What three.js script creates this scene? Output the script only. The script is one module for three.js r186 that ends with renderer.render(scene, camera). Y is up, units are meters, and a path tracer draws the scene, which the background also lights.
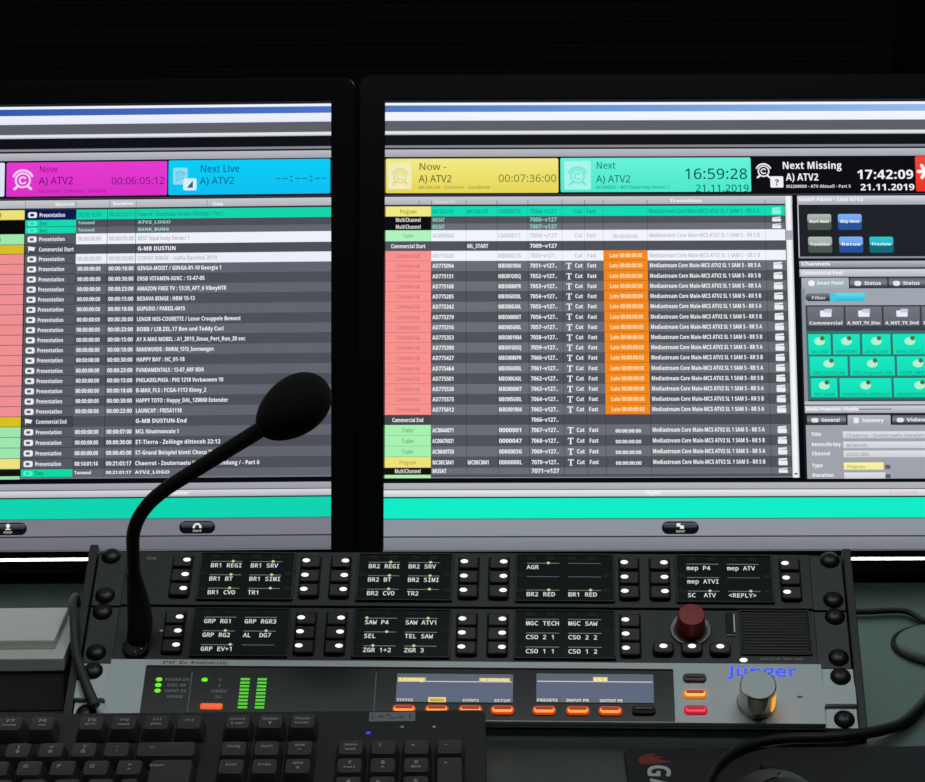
import * as THREE from 'three';
import { RoundedBoxGeometry } from 'three/addons/geometries/RoundedBoxGeometry.js';
import { TextGeometry } from 'three/addons/geometries/TextGeometry.js';
import { FontLoader } from 'three/addons/loaders/FontLoader.js';
import { RectAreaLightUniformsLib } from 'three/addons/lights/RectAreaLightUniformsLib.js';
import { mergeGeometries, mergeVertices } from 'three/addons/utils/BufferGeometryUtils.js';
import { ImprovedNoise } from 'three/addons/math/ImprovedNoise.js';

// ------------------------------------------------------------------ camera, exposure, large lights
const D2R = Math.PI / 180, DESK = 0.74;
const scene = new THREE.Scene();
scene.background = new THREE.Color(0, 0, 0);
const camera = new THREE.PerspectiveCamera(2 * Math.atan(391 / 2390) / D2R, 925 / 782, 0.05, 30);
camera.position.set(0, DESK + 0.608, 1.5);
camera.rotation.order = 'YXZ';
camera.rotation.set(-16 * D2R, 0, -0.5 * D2R);
const renderer = new THREE.WebGLRenderer();
renderer.toneMapping = THREE.LinearToneMapping;
renderer.toneMappingExposure = 1.0;
renderer.shadowMap.enabled = true;
RectAreaLightUniformsLib.init();

const LAMP = { x: 0.05, y: 2.66, z: 0.5, w: 1.7, h: 0.5, color: [0.95, 1.0, 0.985], light: 3.4, glow: 1.4 };
{
  const l = new THREE.RectAreaLight(new THREE.Color().setRGB(...LAMP.color), LAMP.light, LAMP.w, LAMP.h);
  l.position.set(LAMP.x, LAMP.y - 0.012, LAMP.z); l.lookAt(LAMP.x, 0, LAMP.z); l.name = 'ceiling_lamp_light'; scene.add(l);
}

// ------------------------------------------------------------------ helpers
let seed = 7;
const rnd = () => { seed = (seed * 1664525 + 1013904223) >>> 0; return seed / 4294967296; };
const font = await new FontLoader().loadAsync('fonts/droid/droid_sans_bold.typeface.json');
const thin = await new FontLoader().loadAsync('fonts/droid/droid_sans_regular.typeface.json');
const mm = (v) => v / 1000;
const std = (o) => new THREE.MeshStandardMaterial(o);
const glowing = (hex, k = 1, rough = 0.4) => { const m = std({ color: 0x101010, roughness: rough }); m.emissive = new THREE.Color(hex); m.emissiveIntensity = k; return m; };
const taken = {};
function numbered(name) { const n = taken[name] = (taken[name] ?? -1) + 1; return n ? name + '_' + String(n).padStart(3, '0') : name; }
function tag(o, label, category, group) { o.userData.label = label; o.userData.category = category; if (group) o.userData.group = group; return o; }
function shadowed(o) { o.castShadow = true; o.receiveShadow = true; return o; }
function thing(name, label, category, group) { const g = new THREE.Group(); g.name = numbered(name); tag(g, label, category, group); scene.add(g); return g; }
function part(parent, name, geo, mat, pos, label) {
  const m = shadowed(new THREE.Mesh(geo, mat)); m.name = name; if (pos) m.position.set(...pos); if (label) m.userData.label = label; parent.add(m); return m;
}
function structure(name, geo, mat, pos) { const m = shadowed(new THREE.Mesh(geo, mat)); m.name = name; if (pos) m.position.set(...pos); m.userData.kind = 'structure'; scene.add(m); return m; }
const box = (w, h, d) => new THREE.BoxGeometry(w, h, d);
const rbox = (w, h, d, r = 0.001, s = 2) => new RoundedBoxGeometry(w, h, d, s, r);
// all sizes below in millimetres are turned into metres here
const mbox = (w, h, d) => box(mm(w), mm(h), mm(d));
const mrbox = (w, h, d, r, s = 2) => rbox(mm(w), mm(h), mm(d), mm(r), s);
const at = (x, y, z) => [mm(x), mm(y), mm(z)];
function roundRect(x0, y0, x1, y1, r, S = THREE.Shape) {
  const s = new S(); s.moveTo(x0 + r, y0); s.lineTo(x1 - r, y0); s.absarc(x1 - r, y0 + r, r, -Math.PI / 2, 0); s.lineTo(x1, y1 - r); s.absarc(x1 - r, y1 - r, r, 0, Math.PI / 2);
  s.lineTo(x0 + r, y1); s.absarc(x0 + r, y1 - r, r, Math.PI / 2, Math.PI); s.lineTo(x0, y0 + r); s.absarc(x0 + r, y0 + r, r, Math.PI, Math.PI * 1.5); return s;
}
function extrude(shape, depth, bevel = 0, seg = 6) {
  return new THREE.ExtrudeGeometry(shape, { depth: Math.max(depth - 2 * bevel, 1e-5), bevelEnabled: bevel > 0, bevelSize: bevel, bevelThickness: bevel, bevelOffset: -bevel, bevelSegments: 2, curveSegments: seg }).translate(0, 0, bevel);
}
// a tube whose radius changes along the way
function sweep(points, radii, rings = 60, sides = 14) {
  const curve = new THREE.CatmullRomCurve3(points.map((p) => new THREE.Vector3(...p)), false, 'centripetal');
  const f = curve.computeFrenetFrames(rings, false), pos = [], nor = [], uv = [], idx = [];
  for (let i = 0; i <= rings; i++) {
    const t = i / rings, p = curve.getPointAt(t), k = t * (radii.length - 1), a = Math.floor(Math.min(k, radii.length - 2)), r = radii[a] + (radii[a + 1] - radii[a]) * (k - a);
    for (let j = 0; j <= sides; j++) {
      const th = j / sides * 2 * Math.PI, n = f.normals[i].clone().multiplyScalar(Math.cos(th)).addScaledVector(f.binormals[i], Math.sin(th));
      pos.push(p.x + n.x * r, p.y + n.y * r, p.z + n.z * r); nor.push(n.x, n.y, n.z); uv.push(t * 10, j / sides);
    }
  }
  for (let i = 0; i < rings; i++) for (let j = 0; j < sides; j++) { const a = i * (sides + 1) + j, b = a + sides + 1; idx.push(a, a + 1, b, b, a + 1, b + 1); }
  for (const [i, flip] of [[0, true], [rings, false]]) {
    const c = pos.length / 3, p = curve.getPointAt(i / rings), t = f.tangents[i].clone().multiplyScalar(flip ? -1 : 1);
    pos.push(p.x, p.y, p.z); nor.push(t.x, t.y, t.z); uv.push(0, 0);
    for (let j = 0; j < sides; j++) { const a = i * (sides + 1) + j; idx.push(...(flip ? [c, a + 1, a] : [c, a, a + 1])); }
  }
  const g = new THREE.BufferGeometry(); g.setAttribute('position', new THREE.Float32BufferAttribute(pos, 3)); g.setAttribute('normal', new THREE.Float32BufferAttribute(nor, 3)); g.setAttribute('uv', new THREE.Float32BufferAttribute(uv, 2)); g.setIndex(idx); return g;
}
function canvasTexture(w, h, draw, srgb = true) {
  const c = document.createElement('canvas'); c.width = w; c.height = h; draw(c.getContext('2d'), w, h);
  const t = new THREE.CanvasTexture(c); if (srgb) t.colorSpace = THREE.SRGBColorSpace; t.magFilter = THREE.LinearFilter; return t;
}
// fine-grained bump or colour grain around mid grey
function grain(size, scale, amount, mid = 128, repeat = 1) {
  const n = new ImprovedNoise(), d = new Uint8Array(size * size * 4);
  for (let y = 0; y < size; y++) for (let x = 0; x < size; x++) {
    const v = mid + amount * (0.6 * n.noise(x / scale, y / scale, 3.7) + 0.4 * n.noise(x / scale * 4, y / scale * 4, 9.1) + 0.5 * (rnd() - 0.5)), i = (y * size + x) * 4;
    d[i] = d[i + 1] = d[i + 2] = Math.max(0, Math.min(255, v)); d[i + 3] = 255;
  }
  const t = new THREE.DataTexture(d, size, size); t.magFilter = THREE.LinearFilter; t.wrapS = t.wrapT = THREE.RepeatWrapping; t.repeat.set(repeat, repeat); t.needsUpdate = true; return t;
}
const flat = (str, size, depth = 0.0001, seg = 2, face = font) => { const g = new TextGeometry(str, { font: face, size, depth, curveSegments: seg, bevelEnabled: false }); g.computeBoundingBox(); const b = g.boundingBox; return g.translate(-(b.min.x + b.max.x) / 2, -(b.min.y + b.max.y) / 2, 0); };

// ------------------------------------------------------------------ materials
const fine = grain(256, 6, 60), deskGrain = grain(512, 40, 26, 205);
deskGrain.colorSpace = THREE.SRGBColorSpace;
const M = {
  wall: std({ color: new THREE.Color().setRGB(0.011, 0.013, 0.014), roughness: 0.9 }),
  slat: std({ color: new THREE.Color().setRGB(0.010, 0.013, 0.014), roughness: 0.75 }),
  pillar: std({ color: new THREE.Color().setRGB(0.003, 0.003, 0.003), roughness: 0.95 }),
  floor: std({ color: new THREE.Color().setRGB(0.03, 0.032, 0.034), roughness: 0.9 }),
  ceiling: std({ color: new THREE.Color().setRGB(0.1, 0.105, 0.105), roughness: 0.95 }),
  sidewall: std({ color: new THREE.Color().setRGB(0.06, 0.065, 0.065), roughness: 0.95 }),
  desk: std({ color: new THREE.Color().setRGB(0.070, 0.093, 0.082), roughness: 0.42, map: deskGrain, bumpMap: fine, bumpScale: 0.00006 }),
  bezel: std({ color: new THREE.Color().setRGB(0.004, 0.0045, 0.005), roughness: 0.2 }),
  shell: std({ color: new THREE.Color().setRGB(0.008, 0.008, 0.009), roughness: 0.6 }),
  chrome: std({ color: new THREE.Color().setRGB(0.9, 0.9, 0.92), roughness: 0.22, metalness: 1 }),
  caseBlack: std({ color: new THREE.Color().setRGB(0.011, 0.015, 0.017), roughness: 0.55, bumpMap: fine, bumpScale: 0.00008 }),
  panel: std({ color: new THREE.Color().setRGB(0.016, 0.022, 0.026), roughness: 0.55, bumpMap: fine, bumpScale: 0.00006 }),
  ear: std({ color: new THREE.Color().setRGB(0.019, 0.025, 0.032), roughness: 0.5, bumpMap: fine, bumpScale: 0.00006 }),
  key: std({ color: new THREE.Color().setRGB(0.002, 0.002, 0.002), roughness: 0.5 }),
  well: std({ color: new THREE.Color().setRGB(0.003, 0.003, 0.0035), roughness: 0.7 }),
  screw: std({ color: new THREE.Color().setRGB(0.006, 0.0065, 0.0065), roughness: 0.42 }),
  silver: std({ color: new THREE.Color().setRGB(0.66, 0.765, 0.785), roughness: 0.5, bumpMap: fine, bumpScale: 0.00005 }),
  knob: std({ color: new THREE.Color().setRGB(0.5, 0.53, 0.53), roughness: 0.35, metalness: 0.35 }),
  knobSide: std({ color: new THREE.Color().setRGB(0.55, 0.5, 0.46), roughness: 0.16, metalness: 1 }),
  boxBody: std({ color: new THREE.Color().setRGB(0.13, 0.115, 0.105), roughness: 0.6 }),
  facia: std({ color: new THREE.Color().setRGB(0.010, 0.015, 0.018), roughness: 0.2 }),
  redKnob: std({ color: new THREE.Color().setRGB(0.36, 0.028, 0.03), roughness: 0.55 }),
  ring: std({ color: new THREE.Color().setRGB(0.13, 0.14, 0.145), roughness: 0.4, metalness: 0.4 }),
  micBlack: std({ color: new THREE.Color().setRGB(0.0022, 0.0024, 0.0024), roughness: 0.65 }),
  foam: std({ color: new THREE.Color().setRGB(0.002, 0.0028, 0.0028), roughness: 1, bumpMap: grain(256, 3, 120), bumpScale: 0.0006 }),
  gold: std({ color: new THREE.Color().setRGB(0.8, 0.6, 0.5), roughness: 0.3, metalness: 1 }),
  kbCase: std({ color: new THREE.Color().setRGB(0.013, 0.012, 0.012), roughness: 0.6, bumpMap: fine, bumpScale: 0.00008 }),
  kbKey: std({ color: new THREE.Color().setRGB(0.036, 0.033, 0.032), roughness: 0.5, bumpMap: fine, bumpScale: 0.00008 }),
  legend: std({ color: new THREE.Color().setRGB(0.42, 0.43, 0.42), roughness: 0.7 }),
  pad: std({ color: new THREE.Color().setRGB(0.014, 0.014, 0.018), roughness: 0.85, bumpMap: fine, bumpScale: 0.0001 }),
  padPrint: std({ color: new THREE.Color().setRGB(0.5, 0.56, 0.56), roughness: 0.8 }),
  padRed: std({ color: new THREE.Color().setRGB(0.22, 0.03, 0.035), roughness: 0.8 }),
  mouse: std({ color: new THREE.Color().setRGB(0.022, 0.025, 0.025), roughness: 0.5 }),
  cable: std({ color: new THREE.Color().setRGB(0.004, 0.0045, 0.0045), roughness: 0.6 }),
  greyCable: std({ color: new THREE.Color().setRGB(0.04, 0.05, 0.048), roughness: 0.6 }),
  whitePlastic: std({ color: new THREE.Color().setRGB(0.68, 0.71, 0.67), roughness: 0.6, bumpMap: fine, bumpScale: 0.00005 }),
  darkPlastic: std({ color: new THREE.Color().setRGB(0.045, 0.042, 0.040), roughness: 0.6 }),
  rubber: std({ color: new THREE.Color().setRGB(0.01, 0.01, 0.01), roughness: 0.9 }),
  darkPrint: std({ color: new THREE.Color().setRGB(0.13, 0.14, 0.15), roughness: 0.7 }),
  dimPrint: std({ color: new THREE.Color().setRGB(0.34, 0.36, 0.36), roughness: 0.7 }),
  metal: std({ color: new THREE.Color().setRGB(0.35, 0.36, 0.37), roughness: 0.4, metalness: 0.8 }),
};
const ledWhite = glowing(0xfffaf0, 1.25), ledGreen = glowing(0x74f01c, 1), ledBar = glowing(0x4fd21e, 0.9), ledBlue = glowing(0x2a3cff, 1.3), ledBlueText = glowing(0x1038ff, 1.5);
const orange = glowing(0xff9838, 1.15), orangeBright = glowing(0xffb450, 1.15), redGlow = glowing(0xff2450, 1.0), redOrange = glowing(0xf4622c, 0.95);
const rimOrange = glowing(0xd8480a, 0.8), rimOrange2 = glowing(0xe88a28, 0.8), rimRed = glowing(0xc8142e, 0.8);
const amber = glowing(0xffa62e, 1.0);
const capRed = glowing(0xa02408, 0.8), capDark = std({ color: new THREE.Color().setRGB(0.035, 0.012, 0.012), roughness: 0.4 });

// ------------------------------------------------------------------ the room
structure('floor', box(6, 0.1, 7), M.floor, [0, -0.05, 0.6]);
structure('ceiling', box(6, 0.1, 7), M.ceiling, [0, 2.75, 0.6]);
structure('wall_left', box(0.12, 2.8, 7), M.sidewall, [-3, 1.35, 0.6]);
structure('wall_right', box(0.12, 2.8, 7), M.sidewall, [3, 1.35, 0.6]);
structure('wall_front', box(6, 2.8, 0.12), M.sidewall, [0, 1.35, 4.04]);
{
  const w = structure('wall_back', box(6, 2.8, 0.1), M.wall, [0, 1.35, -2.69]);
  const slat = rbox(3.72, 0.0345, 0.02, 0.002, 1);               // horizontal black slats across the wall, up to the pillar
  for (let k = 0; k < 75; k++) part(w, 'slat', slat, M.slat, [-1.11, -1.33 + k * 0.0357, 0.06]);
  structure('trim_1', box(0.62, 2.7, 0.3), M.pillar, [1.065, 1.35, -2.47]);
}
{
  const t = thing('ceiling_light', 'flat rectangular ceiling lamp above the desk', 'lamp');
  t.position.set(LAMP.x, LAMP.y, LAMP.z);
  const fr = []; const W = LAMP.w, H = LAMP.h;
  for (const s of [-1, 1]) { fr.push(box(W + 0.06, 0.04, 0.03).translate(0, 0.02, s * (H / 2 + 0.015))); fr.push(box(0.03, 0.04, H).translate(s * (W / 2 + 0.015), 0.02, 0)); }
  part(t, 'frame', mergeGeometries(fr), M.metal);
  const g = std({ color: 0xffffff, roughness: 0.8 }); g.emissive = new THREE.Color().setRGB(...LAMP.color); g.emissiveIntensity = LAMP.glow;
  part(t, 'diffuser', box(W, 0.01, H), g, [0, 0.01, 0]);
  part(t, 'housing', box(W, 0.02, H), M.metal, [0, 0.029, 0]);
}

// ------------------------------------------------------------------ desk
{
  const t = thing('desk', 'wide green-grey control room desk carrying the whole equipment', 'desk');
  t.position.set(0, 0, -0.15);
  const top = extrude(roundRect(-1.2, -0.6, 1.2, 0.6, 0.02), 0.03, 0.003); top.rotateX(-Math.PI / 2);
  const p = top.attributes.position, uv = []; for (let i = 0; i < p.count; i++) uv.push(p.getX(i) / 0.5, p.getZ(i) / 0.5); top.setAttribute('uv', new THREE.Float32BufferAttribute(uv, 2));
  part(t, 'desk_top', top, M.desk, [0, DESK - 0.03, 0]);
  for (const sx of [-1, 1]) part(t, 'side_panel', rbox(0.03, DESK - 0.03, 1.0, 0.002), M.darkPlastic, [sx * 1.1, (DESK - 0.03) / 2, 0]);
  part(t, 'back_panel', rbox(2.16, 0.5, 0.02, 0.002), M.darkPlastic, [0, DESK - 0.03 - 0.25, -0.4]);
}

// ------------------------------------------------------------------ monitors
const SW = 518.4, SH = 324, S = 2048 / SW;
function painter(c, x0) {                 // paints in millimetres of the display; x0 moves the zero of x
  c.scale(S, S); c.translate(x0, 0); c.textBaseline = 'middle';
  const P = {
    c,
    r(col, xa, ya, xb, yb) { c.fillStyle = col; c.fillRect(xa, ya, xb - xa, yb - ya); },
    rr(col, xa, ya, xb, yb, q) { c.fillStyle = col; c.beginPath(); c.roundRect(xa, ya, xb - xa, yb - ya, q); c.fill(); },
    v(stops, xa, ya, xb, yb, q = 0) { const g = c.createLinearGradient(0, ya, 0, yb); stops.forEach((s, i) => g.addColorStop(i / (stops.length - 1), s)); P.rr(g, xa, ya, xb, yb, q); },
    h(stops, xa, ya, xb, yb) { const g = c.createLinearGradient(xa, 0, xb, 0); stops.forEach((s, i) => g.addColorStop(i / (stops.length - 1), s)); c.fillStyle = g; c.fillRect(xa, ya, xb - xa, yb - ya); },
    t(str, x, y, size, col, align = 'left', w = 0, weight = 'bold', fam = 'sans-serif') { c.font = weight + ' ' + size + 'px ' + fam; c.fillStyle = col; c.textAlign = align; if (w) c.fillText(str, x, y, w); else c.fillText(str, x, y); },
    // a text stretched or squeezed to run from xa to xb
    fit(str, xa, xb, y, size, col, weight = 'bold') { c.font = weight + ' ' + size + 'px sans-serif'; c.fillStyle = col; c.textAlign = 'left'; const k = (xb - xa) / c.measureText(str).width; c.save(); c.translate(xa, y); c.scale(k, 1); c.fillText(str, 0, 0); c.restore(); },
    // alarm-clock emblem: bell arc, ring, feet, letter C
    clock(cx, cy, q, col, bg) {
      c.lineCap = 'round'; c.strokeStyle = col; c.lineWidth = q * 0.22;
      c.beginPath(); c.arc(cx, cy + q * 0.1, q * 0.78, 0, 7); c.stroke();
      c.lineWidth = q * 0.26; c.beginPath(); c.arc(cx, cy + q * 0.1, q * 1.12, -Math.PI * 0.86, -Math.PI * 0.14); c.stroke();
      c.lineWidth = q * 0.2; c.beginPath(); c.arc(cx, cy + q * 0.1, q * 0.36, 0.7, 5.6); c.stroke();
      c.lineWidth = q * 0.3; for (const s of [-1, 1]) { c.beginPath(); c.moveTo(cx + s * q * 0.62, cy + q * 0.82); c.lineTo(cx + s * q * 0.9, cy + q * 1.05); c.stroke(); }
    },
  };
  return P;
}
const ROW0 = 110.3, RH = (228.6 - 110.3) / 16;
const rowTop = (i) => ROW0 + RH * i;
function commonBands(P, x0, x1, dim) {
  P.r('#16171b', x0, 0, x1, SH);
  P.r('#2a2930', x0, 0, x1, 1.0); P.r('#f4f6ff', x0, 0.9, x1, 3.0);
  P.v(dim ? ['#f0f2fd', '#e6e9fa'] : ['#f2f6ff', '#edf2ff'], x0, 7.7, x1, 14.4);
  P.r('#5d5e67', x0, 14.4, x1, 21.9); P.v(['#d9dbe2', '#e9ebf1', '#a5a7b0'], x0, 21.9, x1, 25.0);
  P.r('#0b0d12', x0, 25.0, x1, 32.6); P.r('#85868f', x0, 32.6, x1, 34.5); P.r('#1d1e22', x0, 34.5, x1, 35.7);
  P.v(['#bcbdc6', '#a2a3ac'], x0, 35.7, x1, 41.3); P.r('#04060e', x0, 41.3, x1, 70.4);
  P.r('#54545b', x0, 69.2, x1, 69.8);
  P.v(['#c9cbd2', '#b1b3bb'], x0, 70.6, x1, 76.6); P.r('#2c2f33', x0, 76.6, x1, 77.7);
  P.r('#07090c', x0, 273.6, x1, 276.8);
  P.v(dim ? ['#a7a8b2', '#9b9ca6'] : ['#b5b6be', '#a8a9b1'], x0, 276.8, x1, 281.4); P.v(dim ? ['#dcdce4', '#b2b3bb'] : ['#eceef2', '#c4c6cb'], x0, 281.8, x1, 286.6);
  P.r('#1f3d38', x0, 286.6, x1, 287.5); P.r(dim ? '#10d4b0' : '#12edc6', x0, 287.5, x1, 302.2); P.r('#3a8a78', x0, 301.7, x1, 302.4);
  P.r(dim ? '#7b7c86' : '#8d939a', x0, 302.4, x1, 314.2); P.r('#2d2e33', x0, 314.2, x1, 315.0); P.v(dim ? ['#74757e', '#6c6d76'] : ['#868b92', '#787b83'], x0, 315.0, x1, SH);
}
function pill(P, xa, xb, mark) {
  P.rr('#0b0d0f', xa, 304.2, xb, 313, 4.3); P.v(['#5c6065', '#2a2c30'], xa + 1, 305, xb - 1, 308.8, 2.2);
  const q = (xa + xb) / 2; P.c.lineCap = 'butt'; P.c.strokeStyle = P.c.fillStyle = '#e8eaec'; P.c.lineWidth = 1.3; P.c.beginPath(); if (mark === 'arc') { P.c.arc(q, 308.6, 2.4, Math.PI, 0); P.c.stroke(); P.r('#e8eaec', q - 3.2, 307.8, q - 1.4, 309.2); P.r('#e8eaec', q + 1.4, 307.8, q + 3.2, 309.2); } else if (mark === 'mic') { P.c.arc(q, 306.4, 1.5, 0, 7); P.c.fill(); P.r('#e8eaec', q - 0.6, 306.4, q + 0.6, 309); P.r('#e8eaec', q - 2, 308.6, q + 2, 309.4); } else { P.r('#e8eaec', q - 2.6, 305.4, q + 0.2, 307.8); P.r('#e8eaec', q - 0.2, 307, q + 2.6, 309.4); } P.t('SWAP', (xa + xb) / 2, 311.3, 2.4, '#c8cacc', 'center');
}
const titles = ['COFFEE BINGE - mafia Banchos 2019', 'GINGA-MOIST / GINGA-01-10 Georgia 1', 'ERSB VITAMIN-SUKC : 13-47-05', 'AMAZON FREE TV : 13:35_AFT_6 VibeyHTR', 'BEDAVA BINGE : HBM 15-13', 'GUPUDO / PAREIL-0415', 'LENOR HOS-COURETTE / Lenor Crouppele Bement',
  'BOBB / LIB.ZEL.17 Ben und Teddy Curl', 'A1 X-MAS MOBIL : A1_2015_Xmas_Port_Run_20 sec', 'RANDWURDE : RWKM_1515_Isernwegen', 'HAPPY BAY : HC_01-18', 'FUNDAMENTALS : 13-07_ARF BDA', 'PHILADELPHIA : PHI 1218 Verbauwen 10', 'B-MAX_FLS : FCGA-1113 Kinny_2', 'HAPPY TOTO : Happy_DAL_120060 Extender', 'LAUNCHT : FRISA1118'];
function drawLeft(c) {
  const P = painter(c, SW), X0 = -SW, X1 = 0;   // x runs from -518 to 0 at the right edge of the display
  commonBands(P, X0, X1, true);
  P.h(['#2a4a9c', '#3357ac', '#4a72c8'], X0, 3.0, X1, 7.7);
  // tiles
  P.rr('#dfe4f2', X0 + 4, 42.4, -236.8, 67.6, 1.2); P.t('- - - -', -262, 55, 6, '#5b6270');
  P.v(['#e63ad2', '#d92fc6'], -235.6, 42.4, -118.8, 67.8, 1.2); P.clock(-223.6, 55, 6.6, '#f3d5f3');
  P.t('Now', -212, 47.9, 6.6, '#6f1468', 'left', 0, 'normal'); P.fit('A) ATV2', -212, -186.8, 56.6, 7.6, '#55104f', 'normal'); P.fit('00:06:05:12', -159.4, -120.4, 57, 7.4, '#6a1564', 'normal'); P.fit('MC00LIVE - Common - Sendung', -212, -163, 64, 3.2, '#7a1a72', 'normal');
  P.v(['#06cdf6', '#0bbff2'], -118, 42.0, -0.6, 67.8, 1.2); P.rr('#8fdcf5', -114.6, 47.5, -104, 60, 1.4); P.clock(-109.3, 53.6, 3.4, '#5fc6e8'); P.rr('#d6f1fb', -107.2, 55.5, -97.5, 64.4, 1.2); c.fillStyle = '#3a5a70'; c.beginPath(); c.moveTo(-100.2, 57.2); c.lineTo(-100.2, 62.4); c.lineTo(-104.4, 62.4); c.fill();
  P.fit('Next Live', -95.2, -66.3, 48.2, 7.2, '#0a4f78', 'normal'); P.fit('A) ATV2', -95.2, -70, 57.6, 7.4, '#0a4f78', 'normal'); P.fit('--:--:--', -41, -2.4, 56, 7.4, '#0d6d96', 'normal');
  // list header marks
  for (const x of [-221.5, -184.6, -160.8, -141, -90]) P.r('#8f9199', x, 71.5, x + 0.5, 76);
  P.fit('Source', -200, -186, 73.6, 3.2, '#f2f3f5'); P.fit('Duration', -158, -143, 73.6, 3.2, '#f2f3f5'); P.fit('Title', -86, -78, 75, 3.2, '#f2f3f5');
  const dark = '#4d5059', light = '#62656f', src = '#565862';
  const line = (y0, y1, o) => {
    const m = (y0 + y1) / 2, col = o.fg || '#f2f4f7';
    P.r(o.bg, -184.4, y0, X1, y1); P.r(o.srcBg || src, -221.2, y0, -184.4, y1);
    P.r(o.type, X0, y0, -221.8, y1); if (o.dot) { c.fillStyle = '#8fae3c'; c.beginPath(); c.arc(-241.2, m, 2.6, 0, 7); c.fill(); }
    P.r('rgba(20,22,26,0.45)', X0, y1 - 0.45, -184.4, y1);
    for (const x of [-162, -141.4]) P.r('rgba(25,27,32,0.5)', x, y0, x + 0.4, y1);
    const ic = o.flag ? null : o.icon || '#eceef2';
    if (ic) { P.rr(ic, -219.4, m - (o.sub ? 1.7 : 2.2), -212.8, m + (o.sub ? 1.7 : 2.2), 1.4); P.rr(o.srcBg || src, -217.8, m - 0.9, -215, m + 0.9, 0.4); } else { c.fillStyle = '#eceef2'; c.beginPath(); c.moveTo(-219, m - 2.4); c.lineTo(-213.6, m - 1.6); c.lineTo(-214.6, m + 1.2); c.lineTo(-218, m + 0.6); c.lineTo(-218.6, m + 2.6); c.fill(); }
    P.fit(o.src, -211.2, o.srcTo || -192.4, m, 4.2, o.srcFg || '#eceef2');
    const z = o.sub ? 3.3 : 4.2; if (o.a) P.fit(o.a, -183, o.sub ? -171 : -166.2, m, z, col, o.wt); if (o.b) P.fit(o.b, -160.6, -142.4, m, z, col, o.wt);
    if (o.c) P.fit(o.c, -139.8, o.to || -139.8 + o.c.length * 1.74, m, z, col, o.wt);
  };
  line(77.7, 85.1, { bg: '#12d6ae', srcBg: '#0a1550', type: '#eee079', dot: 1, src: 'Presentation', fg: '#0d7c68', a: '00:00:10:00', b: '00:02:23:11', c: 'Chaerrot - Zouternaelu Vorwien / Binzinger / Part 2', wt: 'normal', to: -78 });
  line(85.1, 90.3, { bg: dark, srcBg: '#14d9b2', type: '#060504', sub: 1, src: 'Sec', srcTo: -205, srcFg: '#0c8a72', icon: '#57f0d2', a: 'Tansend', c: 'ATV2_LOGO', to: -116, fg: '#a7d9cf' });
  line(90.3, 95.4, { bg: light, srcBg: '#14d9b2', type: '#060504', sub: 1, src: 'Sec', srcTo: -205, srcFg: '#0c8a72', icon: '#57f0d2', a: 'Tansend', c: 'BANK_BUNG', to: -117, fg: '#a7d9cf' });
  line(95.4, 103.3, { bg: '#eff1fb', type: '#9fe8ae', dot: 1, src: 'Presentation', fg: '#a3a6b0', a: '00:00:00:00', b: '00:00:05:00', c: 'BEST Isparmaty Deneci 1', wt: 'normal', to: -102 });
  line(103.3, 110.3, { bg: dark, srcBg: '#4a4c55', type: '#d7bd27', flag: 1, src: 'Commercial Start', srcTo: -185.8, c: 'G-MB DUSTUN', to: -112 });
  for (let i = 0; i < 16; i++) line(rowTop(i), rowTop(i + 1), i ? { bg: i % 2 ? light : dark, type: '#f08f92', src: 'Presentation', a: '00:00:00:00', b: ['00:00:15:00', '00:00:18:00', '00:00:30:00', '00:00:23:00'][i % 4], c: titles[i] } : { bg: '#eceefa', type: '#f08f92', src: 'Presentation', a: '00:00:00:00', b: '00:00:20:00', c: titles[0], fg: '#a3a6b0', wt: 'normal' });
  for (let i = 0; i < 16; i++) { c.fillStyle = '#a3b04a'; c.beginPath(); c.arc(-241.8, rowTop(i) + RH / 2, 2.2, 0, 7); c.fill(); }
  line(228.6, 235.9, { bg: dark, srcBg: '#42444c', type: '#d9c022', flag: 1, src: 'Commercial End', srcTo: -189, c: 'G-MB DUSTUN-End', to: -103 });
  const tail = [['MCL Ninatmoncute 1', '00:00:07:00'], ['ET-Tierra - Zeilinge dittecoh 22:12', '00:00:30:00'], ['ET-Grand Beispiel kimti Choco 22:00', '00:00:45:00'], ['Chaerrot - Zouternaelu Vorwien - Sendung / - Part 6', '00:21:03:17']];
  const ty = [235.9, 243.4, 251, 258.6, 266.2];
  tail.forEach(([n, b], i) => line(ty[i], ty[i + 1], { bg: i % 2 ? dark : light, type: i < 3 ? '#9fe6ae' : '#efe27e', src: 'Presentation', a: i < 3 ? '00:00:00:00' : '00:14:01:14', b, c: n }));
  line(266.2, 272.2, { bg: light, srcBg: '#10d8a4', type: '#101208', sub: 1, src: 'Sec', srcTo: -205, srcFg: '#0c8a60', icon: '#62f2d0', a: 'Tansend', b: '00:21:01:17', c: 'ATV2_LOGO', to: -115 });
  P.r('#9adfae', X0, 271, -221.8, 273.4); P.r('#7d8088', -221.8, 272.2, X1, 273.2);
  P.t('Monitor', -108, 284.3, 3.4, '#f4f5f7', 'center');
  pill(P, -107.8, -82.4, 'arc'); pill(P, -243, -216.2, 'mic'); pill(P, -380, -354, 'arc');
}
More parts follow.
